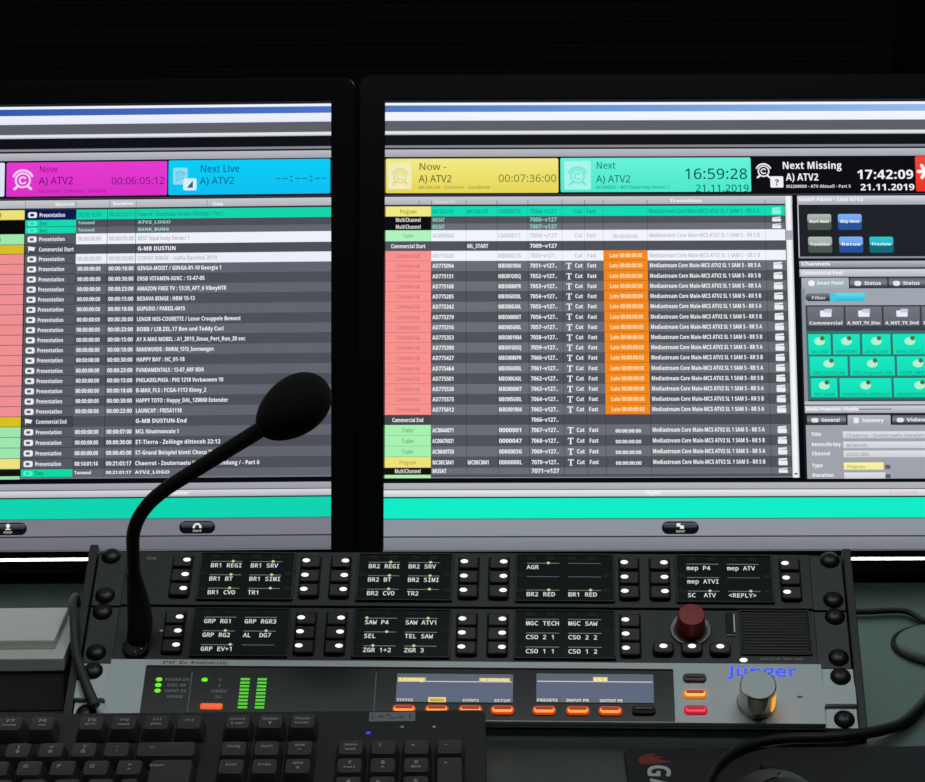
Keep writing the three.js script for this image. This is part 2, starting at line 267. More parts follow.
function drawRight(c) {
  const P = painter(c, 0), X0 = 0, X1 = SW;
  commonBands(P, X0, X1, false);
  P.h(['#4c78bc', '#6c98d8', '#8db6ea', '#9dc2f0'], X0, 3.0, X1, 7.7);
  P.v(['#f2ea86', '#e5d656'], 0.4, 42.4, 123.9, 68, 1.2); P.rr('#f0ecbc', 2.2, 45.6, 18.8, 65, 1); P.clock(10.6, 55.4, 5.4, '#e2d98a');
  P.fit('Now -', 24, 44, 48.9, 6.8, '#6a622a', 'normal'); P.fit('A) ATV2', 24, 47.8, 57.6, 7.4, '#5a531f', 'normal'); P.fit('00:07:36:00', 80.8, 122.6, 57.6, 7.6, '#857b35', 'normal'); P.fit('MC00LIVE - Common - Sundende', 24, 75, 63.8, 3.2, '#8a7f3a', 'normal');
  P.v(['#66f2da', '#4ce8cc'], 125.2, 42.2, 261.4, 67.6, 1.2); P.rr('#a9f4e6', 128, 44.4, 147, 65.6, 1); P.clock(137.5, 55.4, 6, '#74e6d2');
  P.fit('Next', 150.7, 164.8, 48.3, 6.8, '#0c6f66', 'normal'); P.fit('A) ATV2', 150.7, 175.6, 57.4, 7.2, '#0a5f58', 'normal'); P.fit('16:59:28', 213.4, 259.2, 54.6, 11, '#08443f', 'normal'); P.fit('21.11.2019', 221.4, 259.8, 64.6, 7.2, '#0a534d', 'normal'); P.fit('ACOMEDY - BESTIsparmaty Deneci 1', 150.7, 203, 63.6, 3, '#128678', 'normal');
  P.r('#05060a', 262.4, 41.6, 378.6, 68.4); P.clock(270.4, 52, 4.8, '#f4f4f6'); P.rr('#f2f2f4', 275, 56.2, 284.4, 64.6, 1); P.t('?', 279.7, 60.5, 6.4, '#22252a', 'center');
  P.fit('Next Missing', 283.6, 326.4, 47.8, 7, '#f6f6f8'); P.fit('A) ATV2', 286.2, 309.6, 56.4, 7, '#f6f6f8'); P.fit('17:42:09', 336.8, 377.6, 55, 9.6, '#f6f6f8'); P.fit('21.11.2019', 339, 378, 64.8, 6.8, '#f6f6f8'); P.fit('M2200000 - ATV Aktuell - Part 5', 286.2, 332.4, 63.4, 3, '#e4e4e8');
  P.v(['#f2463a', '#ee3226'], 378.8, 41.6, 506, 67.8, 1.2); c.strokeStyle = '#fff2f0'; c.lineCap = 'round'; c.lineWidth = 2.6; for (const q of [0, 60, 120]) { const dx = 5 * Math.cos(q * D2R), dy = 5 * Math.sin(q * D2R); c.beginPath(); c.moveTo(386 - dx, 53 - dy); c.lineTo(386 + dx, 53 + dy); c.stroke(); } P.fit('Error', 395, 415, 48.5, 7, '#fff2f0');
  // list
  const T1 = 284.8;
  for (const x of [24, 32.8, 57.5, 79.6, 101.6, 125.8, 142, 155.3, 186.6, 270.4, 284.8]) P.r('#85878f', x, 73.4, x + 0.6, 76.4);
  P.fit('House No', 35, 50, 74, 3, '#d9dbe0'); P.fit('Transition', 203, 226, 74.2, 3.2, '#f3f4f6');
  const dark = '#51535a', light = '#6c6e77';
  const line = (y0, y1, o) => {
    const m = (y0 + y1) / 2, f = o.fg || '#f4f5f8', wt = o.wt;
    P.r(o.bg, 32.8, y0, T1, y1); P.r(o.type, 0.4, y0, 32.8, y1);
    if (o.rule) P.r(o.rule, 2, y1 - 0.35, 31, y1);
    for (const x of [57.5, 79.6, 101.6, 125.8, 141.9, 155.2, 186.6, 270.4]) P.r(o.sep || 'rgba(25,27,32,0.4)', x, y0, x + 0.4, y1);
    P.fit(o.name, 16.6 - o.nw / 2, 16.6 + o.nw / 2, m, 4.1, o.nfg, o.nwt || 'bold');
    if (o.a) P.fit(o.a, 33.8, o.aTo || 49, m, 4.1, f, wt); if (o.b) P.fit(o.b, 58.4, 73.6, m, 4.1, f, wt); if (o.c) P.fit(o.c, 80.4, 96.6, m, 4.1, f, wt); if (o.d) P.fit(o.d, 103, 122.4, m, 4, f, wt);
    if (o.cut) { if (!o.wt) P.t('T', 130.6, m, 6.2, f, 'center', 0, 'bold', 'serif'); P.fit('Cut', 134.8, 140.4, m, 4, f, wt); P.fit('Fast', 143.6, 150.2, m, 4, f, wt); }
    if (o.or) { P.r('#f2871c', 155.3, y0, 186.6, y1); P.r('#d46a08', 156, y1 - 0.5, 186, y1); P.fit('Late 00:00:00:00', 159.4, 182.8, m, 4, '#ffe2b8'); } else if (o.e) P.fit(o.e, 162, 180, m, 3.8, f, wt);
    if (o.tr) P.fit(o.tr, 187.8, 266.6, m, 4.1, f, wt);
    if (o.clap) { const k = y1 - y0 < 6 ? 0.66 : 1; P.rr(o.clap, 275.6, m - 0.7 * k, 282, m + 2.7 * k, 0.6); c.save(); c.translate(275.8, m - 0.75 * k); c.rotate(-0.08); P.r(o.clap, 0, -1.3 * k, 6, 0); c.restore(); }
  };
  const tr = (k) => 'Mediastream Core Main-MCS ATV2 SL 1 SAM 5 - RR 5 ' + 'AB'[k % 2], red = '#f9918f';
  line(77.7, 85.2, { bg: '#0edcb4', type: '#f2ea84', name: 'Program', nw: 12, nfg: '#8d8440', nwt: 'normal', a: 'MC00LIVE', b: 'MC00LIVE', c: 'CX000070', d: '7004~v127', cut: 1, tr: tr(0), fg: '#0a8a74', wt: 'normal', sep: 'rgba(8,120,100,0.3)', clap: '#8ff5e2' });
  line(85.2, 90.2, { bg: dark, type: '#070707', name: 'MultiChannel', nw: 18, nfg: '#e8eaec', a: 'MUSAT', aTo: 42.6, d: '7006~v127', fg: '#8fd6c8', clap: '#f0f1f3' });
  line(90.2, 95.2, { bg: light, type: '#070707', name: 'MultiChannel', nw: 18, nfg: '#e8eaec', a: 'MUSAT', aTo: 42.6, d: '7007~v127', fg: '#8fd6c8', clap: '#f0f1f3' });
  line(95.2, 103.3, { bg: '#f1f3fd', type: '#b2f3be', name: 'Trailer', nw: 8, nfg: '#7fb88c', nwt: 'normal', a: 'AC0089004', c: 'CM00017', d: '7008~v127', cut: 1, e: '00:00:00:06', tr: tr(1), fg: '#b3b5bd', wt: 'normal', sep: 'rgba(120,125,140,0.25)' });
  line(103.3, 110.3, { bg: dark, type: dark, name: 'Commercial Start', nw: 24.5, nfg: '#f2f3f5', b: 'ML_START', d: '7009~v127' });
  for (let i = 0; i < 16; i++) {
    const hl = i === 0;
    line(rowTop(i), rowTop(i + 1), { bg: hl ? '#f1f3fd' : i % 2 ? light : dark, type: red, rule: '#d97472', name: 'Commercial', nw: 17, nfg: '#bd6a68', nwt: 'normal', a: hl ? 'AD770020' : 'AD77' + (5057 + i * 37 % 900), c: hl ? 'MB0000276' : 'MBO' + ['005GR0L', '001R04', '0FG05Q', '0080PR', '0G0X0L', '00GA0L', '0000KT'][i % 7], d: (7050 + i) + '~v127..', cut: 1, or: 1, tr: tr(i + 1), fg: hl ? '#b3b5bd' : 0, wt: hl ? 'normal' : undefined, sep: hl ? 'rgba(120,125,140,0.2)' : 0, clap: hl ? null : '#eef0f3' });
  }
  line(228.6, 235.6, { bg: '#4a4d53', type: '#43454b', name: 'Commercial End', nw: 22, nfg: '#f2f3f5', d: '7066~v127..' });
  const ty = [235.6, 243.2, 250.8, 258.3, 266];
  for (let i = 0; i < 4; i++) line(ty[i], ty[i + 1], { bg: i % 2 ? dark : light, type: i < 3 ? '#a6f0b0' : '#f0e37a', rule: i < 3 ? '#7cc48a' : 0, name: i < 3 ? 'Trailer' : 'Program', nw: i < 3 ? 8.5 : 12, nfg: i < 3 ? '#5f9a6c' : '#a39a4a', nwt: 'normal', a: ['AC0044071', 'AC00470021', 'AC0049TE8', 'MC00CM41'][i], b: i === 3 ? 'MC00CM41' : 0, c: ['0000001', '0000047', '0000003G', '0000000L'][i], d: (7067 + i) + '~v127..', cut: 1, e: '00:00:00:00', tr: tr(i), clap: '#eef0f3' });
  line(266, 270.9, { bg: light, type: '#150d06', name: 'MultiChannel', nw: 18.4, nfg: '#e8eaec', a: 'MUSAT', aTo: 43.6, d: '7071~v127', clap: '#eef0f3' });
  P.r('#aef0b4', 0.4, 270.9, 32.8, 273.4); P.r(dark, 32.8, 270.9, T1, 272.8); P.r('#8d8f96', 32.8, 272.7, T1, 273.4);
  // scroll bar
  P.r('#3e4048', T1, 77, 285.4, 273.6); P.h(['#d8dae2', '#f6f7fb', '#f6f7fb', '#b9bbc4'], 285.2, 70.8, 290.2, 273.6); P.r('#a9abb4', 285.4, 96, 290, 103); P.r('#05060a', 290.4, 70, 293.8, 276.6);
  P.r('#33353c', 286.6, 270.4, 288.6, 271.4);
  // right-hand panels
  P.r('#cfd2da', 293.8, 71.2, X1, 116.6); P.v(['#d5d7df', '#a6a8b1'], 294, 71.2, X1, 76.9); P.fit('Smart Panel - Live ATV2', 294.6, 341, 73.6, 3.6, '#f5f6f8'); P.r('#1d2127', 294.6, 77.2, X1, 115.2); P.r('#8b8e97', 293.8, 115.2, X1, 116.6);
  const btn = (x, y, a, b, t) => { P.v([a[0], a[1]], x, y, x + 17, y + 6.6, 1.4); P.v([b, b], x, y + 6.2, x + 17, y + 11.7, 1.4); P.r(b, x, y + 6, x + 17, y + 9); P.fit(t, x + 1.4, x + 15.4, y + 5.6, 3.2, '#eef2f4'); };
  btn(300.7, 84.1, ['#b5bfb9', '#8f9a94'], '#4b5852', 'Start Next'); btn(322.4, 84.1, ['#7fb0f6', '#6a9cee'], '#27519c', 'Skip Next'); btn(300.8, 100.7, ['#b5bfb9', '#9aa59f'], '#4b5852', 'Transition'); btn(322.8, 100.7, ['#7fb0f6', '#6a9cee'], '#27519c', 'Recue'); btn(344.3, 100.8, ['#2fc6d0', '#20b2c0'], '#0d6a76', 'Preview');
  P.r('#0d0f13', 293.8, 116.6, X1, 118.4); P.v(['#bcbec7', '#8c8e97'], 294, 118.4, X1, 123.2); P.fit('Channels', 295.6, 316, 120.8, 3.6, '#f5f6f8'); P.r('#3c3f46', 294, 123.2, X1, 124.4); P.v(['#d4d6dd', '#b4b6be'], 294, 124.4, X1, 130); P.fit('Commercial Pool', 295.6, 325, 127.4, 3.6, '#f5f6f8');
  P.r('#2a2d33', 295, 130, X1, 138.3); P.v(['#aab4bd', '#a3abb5'], 295.2, 130.6, 328.8, 138.6, 1); P.rr('#eef2f4', 300, 132.6, 304.6, 136.6, 1.6); P.fit('Smart Panel', 306, 325, 134.8, 3.6, '#eef2f4');
  for (const x of [329.6, 357, 384]) { P.v(['#5c6067', '#7e828a', '#2e3137'], x, 130.8, x + 26.4, 138, 0.8); P.rr('#e6e8ec', x + 3, 133, x + 8, 136.6, 1.6); P.fit('Status', x + 10, x + 22, 135, 3.4, '#eceef0'); }
  P.r('#9ea7b0', 295, 138.3, X1, 222); P.r('#87919a', 295, 138.3, 297.6, 222);
  P.v(['#83868d', '#2a2d33'], 297.8, 141.8, 317, 147.6, 2.8); P.v(['#63e0f4', '#2fb8d4'], 315, 141.8, 340.4, 147.6, 2.8); P.r('#4ac8e2', 315, 142, 319, 147.4); P.fit('Filter', 302, 312, 144.8, 3, '#d6d8dc');
  P.r('#3b3f47', 297.6, 150.6, X1, 219.6); P.r('#36726b', 297.6, 169, X1, 218.4);
  for (let i = 0; i < 8; i++) { const x = 298.8 + i * 26.9, ww = 25.6; P.v(['#74767f', '#62646d'], x, 151.6, x + ww, 165.4); P.rr('#eceef6', x + 9, 154.4, x + 17, 159, 0.6); P.rr('#c7cbe6', x + 12, 153.2, x + 17.4, 156, 0.6); P.fit(['Commercial', 'A_NXT_TV_Disc', 'A_NXT_TV_Dvd', 'B_NXT_Live'][i % 4], x + 1, x + ww - 1, 163, 3, '#f0f1f4'); }
  const cells = (y0, y1, xs, names) => xs.slice(0, -1).forEach((x, i) => { P.v(['#18e8c2', '#10dcb4'], x, y0, xs[i + 1] - 1.6, y1); const m = (x + xs[i + 1] - 1.6) / 2; c.fillStyle = '#b6f2d2'; c.beginPath(); c.ellipse(m, y0 + 5.2, 3.8, 2.8, 0, 0, 7); c.fill(); c.fillStyle = '#5a6a3a'; c.beginPath(); c.arc(m + 2, y0 + 3, 1.6, 0, 7); c.fill(); P.fit(names[i % names.length], x + 2, xs[i + 1] - 3.6, y1 - 2.4, 3, '#0a8f78', 'normal'); });
  cells(171.4, 186.1, [298.9, 316.2, 336.8, 358.4, 384, 410, 436, 462, 490], ['WL_LIVE', 'WERB START', 'ATV2_LIVE', 'ATV2_LOGO_L']); cells(187.5, 201.3, [299.4, 327.7, 360.8, 392, 424, 456, 488], ['UHR_UPDATE_NN', 'TEXT_Programm_LIVE', 'TOTP_NEXT_LIV']); cells(203.1, 216.7, [299.8, 320, 358, 396, 430, 466, 490], ['TEST_BAND', 'SPONSORTITELLATERNCON', 'INSERTTITEL LIVE']);
  P.r('#b9c2c8', 295, 219.6, X1, 222); P.v(['#d2d4db', '#a9abb4'], 295, 222.6, X1, 228); P.fit('Media Properties - Playlist', 296, 333, 225.4, 3.4, '#f5f6f8'); P.r('#565a62', 333, 225, 356, 225.5);
  P.r('#1a1d22', 295.4, 228.6, X1, 236.4); for (const [x, n] of [[296.4, 'General'], [356.2, 'Video'], [386, 'Audio']]) { P.v(['#5a5e66', '#84888f', '#26292f'], x, 229.6, x + 27.4, 236, 0.8); P.rr('#e6e8ec', x + 3, 231.4, x + 8, 234.6, 1.4); P.fit(n, x + 10, x + 23, 233.2, 3.4, '#eceef0'); }
  P.r('#a1a3ac', 295.4, 236.4, X1, 274.6); P.v(['#b4b6be', '#a3a5ae'], 324.8, 229.4, 355, 237, 0.6); P.rr('#e9ebee', 329, 231.2, 332.6, 235.2, 1); P.fit('Summary', 335, 350, 233.4, 3.4, '#f3f4f6');
  [['Title', 243.2, 306], ['Reconcile-key', 250.4, 319.5], ['Channel', 257, 312], ['Type', 265.4, 306.6], ['Duration', 272, 314]].forEach(([n, y, to]) => P.fit(n, 299, to, y, 3.6, '#f1f2f4'));
  for (const [y0, y1, xb] of [[241, 245.8, X1 - 10], [248.2, 252.9, X1 - 10], [254.6, 259.4, X1 - 10], [270, 274.4, 350]]) P.v(['#dfe1e8', '#cdcfd7'], 321.2, y0, xb, y1);
  P.v(['#fbf6a6', '#f3ea96'], 321.2, 263, 349, 268.2); P.fit('Program', 323.4, 336, 265.6, 3, '#a9a05c', 'normal'); P.r('#5c606a', 350, 264.8, 353.6, 267.6); P.r('#5c606a', 350, 271.4, 353.6, 274);
  P.fit('Chaerrot - Zouternaelu Vorwien / Binzinger', 323.4, 398, 243.4, 3, '#8d8f98', 'normal'); P.fit('MC00LIVE', 323.4, 338, 250.6, 3, '#8d8f98', 'normal'); P.fit('AT2/CO_ORIG', 323.4, 339, 257, 3, '#8d8f98', 'normal');
  P.r('#07090c', 293.8, 274.5, X1, 276.8);
  P.fit('Playlist', 182, 193, 284.3, 3.6, '#f6f7f8'); P.fit('Program', 352, 372, 284.3, 3.6, '#d8c4c8');
  pill(P, 193.4, 219, 'swap'); pill(P, 420, 446, 'arc');
}
// screenToBase: where the inner top corner of the display stands, how it is turned
function monitor(side, pos, size, yaw, lean, roll, draw, label, lightColor, bez) {
  const t = thing('monitor', label, 'monitor', 'pair of desk monitors');
  const m4 = new THREE.Matrix4().compose(new THREE.Vector3(...pos), new THREE.Quaternion().setFromRotationMatrix(new THREE.Matrix4().makeRotationY(yaw * D2R).multiply(new THREE.Matrix4().makeRotationX(-lean * D2R)).multiply(new THREE.Matrix4().makeRotationZ(roll * D2R))), new THREE.Vector3(size, size, size));   // size 1: a display 518.4 mm wide
  const cx = side * SW / 2, centre = new THREE.Vector3(mm(cx), -mm(SH / 2), -0.11).applyMatrix4(m4);
  t.position.set(centre.x, DESK, centre.z); t.rotation.y = yaw * D2R; t.updateMatrixWorld();
  const rel = t.matrixWorld.clone().invert().multiply(m4).multiply(new THREE.Matrix4().makeTranslation(mm(cx), -mm(SH / 2), 0));   // origin in the middle of the display
  const put = (name, geo, mat, p, lab) => { const o = part(t, name, geo, mat, null, lab); o.applyMatrix4(rel.clone().multiply(new THREE.Matrix4().makeTranslation(...p.map(mm)))); return o; };
  const [bi, bo, bt, bb] = bez, xa = side > 0 ? bi : bo, xb = side > 0 ? bo : bi;
  const outer = roundRect(mm(-SW / 2 - xa), mm(-SH / 2 - bb), mm(SW / 2 + xb), mm(SH / 2 + bt), 0.009);
  outer.holes.push(roundRect(mm(-SW / 2), mm(-SH / 2), mm(SW / 2), mm(SH / 2), 0.0004, THREE.Path));
  put('bezel', extrude(outer, 0.011, 0.0012, 10), M.bezel, [0, 0, -8]);
  const shell = roundRect(mm(-SW / 2 - xa + 2), mm(-SH / 2 - bb + 14), mm(SW / 2 + xb - 2), mm(SH / 2 + bt - 2), 0.009);
  put('back_shell', extrude(shell, 0.014, 0.003), M.shell, [0, 0, -21]);
  put('vesa_block', mrbox(220, 180, 26, 6), M.shell, [0, -10, -33]);
  const sm = std({ color: 0x040405, roughness: 0.22 }); sm.emissive = new THREE.Color(0xffffff); sm.emissiveMap = canvasTexture(2048, 1280, draw); sm.emissiveIntensity = 1;
  const blank = M.well;
  put('screen', mbox(SW, SH, 2), [blank, blank, blank, blank, sm, blank], [0, 0, -1], 'lit screen with playlist table');
  // polished ledge: a bar with a chamfer that faces up and forward
  const led = new THREE.Shape([[-2, 1.2], [0.6, 1.2], [1.5, -1.0], [1.3, -1.3], [-2, -1.3]].map(([z, y]) => new THREE.Vector2(mm(z), mm(y))));
  const strip = extrude(led, mm(SW + xa + xb - 12), 0).rotateY(-Math.PI / 2).translate(mm(SW + xa + xb - 12) / 2, 0, 0);
  put('trim_strip', strip, M.chrome, [(xb - xa) / 2, -SH / 2 - 7.0, 3.0], 'bright chrome strip');
  // stand: neck behind the panel and a flat foot on the desk
  const hang = new THREE.Vector3(0, -0.02, -0.045).applyMatrix4(rel);
  part(t, 'stand_neck', sweep([[0, 0.012, -0.06], [0, 0.08, -0.062], [0, hang.y - 0.02, hang.z - 0.02], [0, hang.y, hang.z]], [0.03, 0.026, 0.026, 0.026], 24, 12), M.shell);
  const foot = extrude(roundRect(-0.13, -0.09, 0.13, 0.09, 0.03), 0.012, 0.003); foot.rotateX(-Math.PI / 2); part(t, 'stand_base', foot, M.shell, [0, 0.0005, -0.05]);
  const l = new THREE.RectAreaLight(new THREE.Color().setRGB(...lightColor), SCREEN_LIGHT, mm(SW) * size, mm(SH) * size); l.name = 'screen_light';
  const lw = m4.clone().multiply(new THREE.Matrix4().makeTranslation(mm(cx), -mm(SH / 2), 0.004)).multiply(new THREE.Matrix4().makeRotationY(Math.PI));
  l.position.setFromMatrixPosition(lw); l.quaternion.setFromRotationMatrix(lw); scene.add(l);
  return t;
}
const SCREEN_LIGHT = 0.35;
monitor(-1, [-0.0954, 1.0664, -0.2616], 1.02, -0.841, 24.025, 0.277, drawLeft, 'monitor with magenta and cyan header tiles behind the gooseneck microphone', [0.62, 0.9, 1.0], [18.2, 18.5, 18, 16.5]);
monitor(1, [-0.0555, 1.0654, -0.2682], 1.035, -0.053, 26.37, -0.345, drawRight, 'monitor with yellow and teal header tiles and an orange column', [0.66, 1.0, 0.97], [19, 19, 19.5, 16.5]);

// ------------------------------------------------------------------ rack case and the three rack units
const RYAW = -2.393 * D2R, RLEAN = 57.02 * D2R, U = 44.45;
const RTOP = new THREE.Vector3(0.0027, 0.8196, 0.0365);
const RQ = new THREE.Quaternion().setFromRotationMatrix(new THREE.Matrix4().makeRotationY(RYAW).multiply(new THREE.Matrix4().makeRotationX(-RLEAN)));
const rackPoint = (x, y, z) => new THREE.Vector3(mm(x), mm(y), mm(z)).applyQuaternion(RQ).add(RTOP);
{
  const t = thing('rack_case', 'black sloping desktop rack case holding the three panels', 'rack');
  t.position.set(RTOP.x, DESK, RTOP.z); t.rotation.y = RYAW;
  const s = Math.sin(RLEAN), c = Math.cos(RLEAN), hTop = RTOP.y - DESK, L = mm(133.6);
  const pt = (u, n) => [u * s + n * c, hTop - u * c + n * s];     // distance down the face, height above it -> (depth, height)
  const prof = [pt(-0.003, 0.0015), pt(L, 0.0015), [pt(L, 0.0015)[0] + 0.001, 0.0005], [-0.06, 0.0005], [-0.06, 0.006], pt(-0.003, -0.004)];
  const shape = new THREE.Shape(prof.map(([z, y]) => new THREE.Vector2(z, y)));
  for (const [x, w] of [[-0.2474, 0.0056], [0.2418, 0.0052]]) { const g = extrude(shape, w, 0.0006); g.rotateY(-Math.PI / 2); g.scale(1, 1, 1); const m = part(t, 'side_panel', g, M.caseBlack, [x + w, 0, 0]); m.userData.label = 'wedge-shaped side'; }
  part(t, 'bottom_panel', box(0.4826, 0.002, 0.14), M.caseBlack, [0, 0.002, 0.027]);
  const bk = box(0.4826, 0.0026, 0.088); bk.rotateX(-Math.atan2(hTop - 0.012, 0.056)); part(t, 'back_panel', bk, M.caseBlack, [0, hTop / 2 - 0.001, -0.0335]);
}
function unit(i, name, label, category, group) {
  const t = thing(name, label, category, group);
  t.position.copy(rackPoint(0, -U * (i + 1), 0)); t.quaternion.copy(RQ);
  t.Y = (y) => U * (i + 1) + y;                                    // y measured down from the top of the rack -> up from the foot of this unit
  return t;
}
const screwHead = (() => { const g = new THREE.LatheGeometry([[0, 3.3], [2.2, 3.15], [4.2, 2.5], [5.6, 1.4], [6.0, 0.6], [6.4, 0.5], [6.5, 0]].map(([r, h]) => new THREE.Vector2(mm(r), mm(h))).reverse(), 20); return g.rotateX(Math.PI / 2); })();
const screwSlot = mergeGeometries([mbox(3.4, 0.7, 0.3), mbox(0.7, 3.4, 0.3)]);
function screws(t, z, ys) {
  for (const x of [-232.9, 233.4]) for (const y of ys) { const s = part(t, 'screw', screwHead, M.screw, at(x, t.Y(y), z)); part(s, 'cross_slot', screwSlot, M.well, at(0, 0, 3.2)).rotation.z = rnd() * 1.5; }
}
const keyGeo = mergeVertices(extrude(roundRect(mm(-6.2), mm(-4.9), mm(6.2), mm(4.9), mm(1.6)), mm(3), mm(0.9), 4));
const ledGeo = new THREE.SphereGeometry(1, 14, 10).scale(mm(2.5), mm(1.5), mm(0.9));
function keyColumn(t, ledX, side, ys) {      // side -1: left of a display, the lamp at the key's right end
  const cx = ledX + side * 3.0;
  part(t, 'key_well', mrbox(13.8, 32.6, 1.2, 0.5), M.well, at(cx, t.Y(ys[1]) - 1.6, 0.7));
  for (const y of ys) { const k = part(t, 'button', keyGeo, M.key, at(cx, t.Y(y) - 2.6, 0.9)); part(k, 'indicator_light', ledGeo, ledWhite, at(ledX - cx, 0.3, 2.9)); }
}
function readout(t, x0, x1, yTop, yBot, rows) {
  const w = x1 - x0, h = yTop - yBot;
  part(t, 'display_frame', (() => { const s = roundRect(mm(-w / 2 - 1.2), mm(-h / 2 - 1), mm(w / 2 + 1.2), mm(h / 2 + 1), mm(1)); s.holes.push(roundRect(mm(-w / 2), mm(-h / 2), mm(w / 2), mm(h / 2), mm(0.4), THREE.Path)); return extrude(s, mm(1.6), mm(0.3), 3); })(), M.panel, at((x0 + x1) / 2, t.Y((yTop + yBot) / 2), 0.8));
  const tex = canvasTexture(512, 304, (c, W, H) => {
    const k = W / 60; c.fillStyle = '#0a0f0f'; c.fillRect(0, 0, W, H); c.textBaseline = 'alphabetic';
    for (let r = 0; r < 3; r++) for (let q = 0; q < 2; q++) {
      const x = (q ? 32 : 6) * k, y = (6.2 + r * 10.8) * H / 36, [s, tick] = rows[r][q], lw = 20.6 * k;
      c.fillStyle = s === null ? '#5f6661' : '#7c837c'; c.fillRect(x, y - 2, lw, 5);
      if (tick) { c.fillStyle = '#d8e0a0'; c.beginPath(); c.moveTo(x + lw * tick - 12, y - 4); c.lineTo(x + lw * tick + 12, y - 4); c.lineTo(x + lw * tick, y + 9); c.fill(); c.fillRect(x + lw * tick - 6, y - 10, 12, 10); }
      if (s) { c.font = 'bold 39px monospace'; c.fillStyle = '#eef4ee'; c.save(); c.translate(x, y + 41); c.scale(lw / (8 * 23.4), 1); c.fillText(s, 0, 0); c.restore(); }
    }
  });
  const m = std({ color: new THREE.Color().setRGB(0.008, 0.012, 0.012), roughness: 0.14 }); m.emissive = new THREE.Color(0xffffff); m.emissiveMap = tex; m.emissiveIntensity = 0.85;
  part(t, 'display', mbox(w, h, 1.4), [M.well, M.well, M.well, M.well, m, M.well], at((x0 + x1) / 2, t.Y((yTop + yBot) / 2), 0.9), 'black display with white key names');
  // dark segments of the display mask around the key names
  const seg = mbox(5.4, 3.2, 0.3);
  for (const [x, y] of [[9, 2.4], [21.5, 2.4], [35.5, 2.4], [48, 2.4], [2, 16], [57.6, 16], [2, 28], [57.6, 28]]) part(t, 'display_mask', seg, M.well, at(x0 + x, t.Y(yTop) - y, 1.7));
}
const groups = [[-182, -172.6, -112.7, -104.4], [-79, -70, -10.4, -2], [23.4, 32, 93.6, 101], [126.5, 135, 194.8, 204]];
const plateGeo = mrbox(482.4, 43.7, 3, 0.8), bodyGeo = mrbox(442.6, 43, 2.6, 0.6);
{
  const t = unit(0, 'intercom_panel', 'dark intercom key panel with four text displays, topmost in the rack', 'intercom panel', 'intercom key panels in the rack');
  part(t, 'ear_plate', plateGeo, M.ear, at(0, 21.9, -2.2)); part(t, 'faceplate', bodyGeo, M.panel, at(-0.8, 21.9, -0.9));
  screws(t, -0.7, [-4.6, -36.2]);
  const ys = [-8.2, -19.8, -31], rows = [
    [[['BR1 REGI', 0.7], ['BR1 SRV', 0.7]], [['BR1 BT', 0.68], ['BR1 SIMI', 0.7]], [['BR1 CVO', 0.68], ['TR1', 0.7]]],
    [[['BR2 REGI', 0.7], ['BR2 SRV', 0.7]], [['BR2 BT', 0.68], ['BR2 SIMI', 0.7]], [['BR2 CVO', 0.68], ['TR2', 0.7]]],
    [[['AGR', 0.66], [null]], [[null], [null]], [['BR2 RED', 0.68], ['BR1 RED', 0.68]]],
    [[['mep P4'], ['mep ATV']], [['mep ATVI'], [null]], [['SC  ATV', 0.7], ['<REPLY>', 0.7]]]];
  groups.forEach(([l, a, b, r], i) => { keyColumn(t, l, -1, ys); readout(t, a, b, -3.8, -39.6, rows[i]); keyColumn(t, r, 1, ys); });
  part(t, 'small_print', flat('1016', mm(2.2)), M.dimPrint, at(-206, t.Y(-7), 0.4));
}
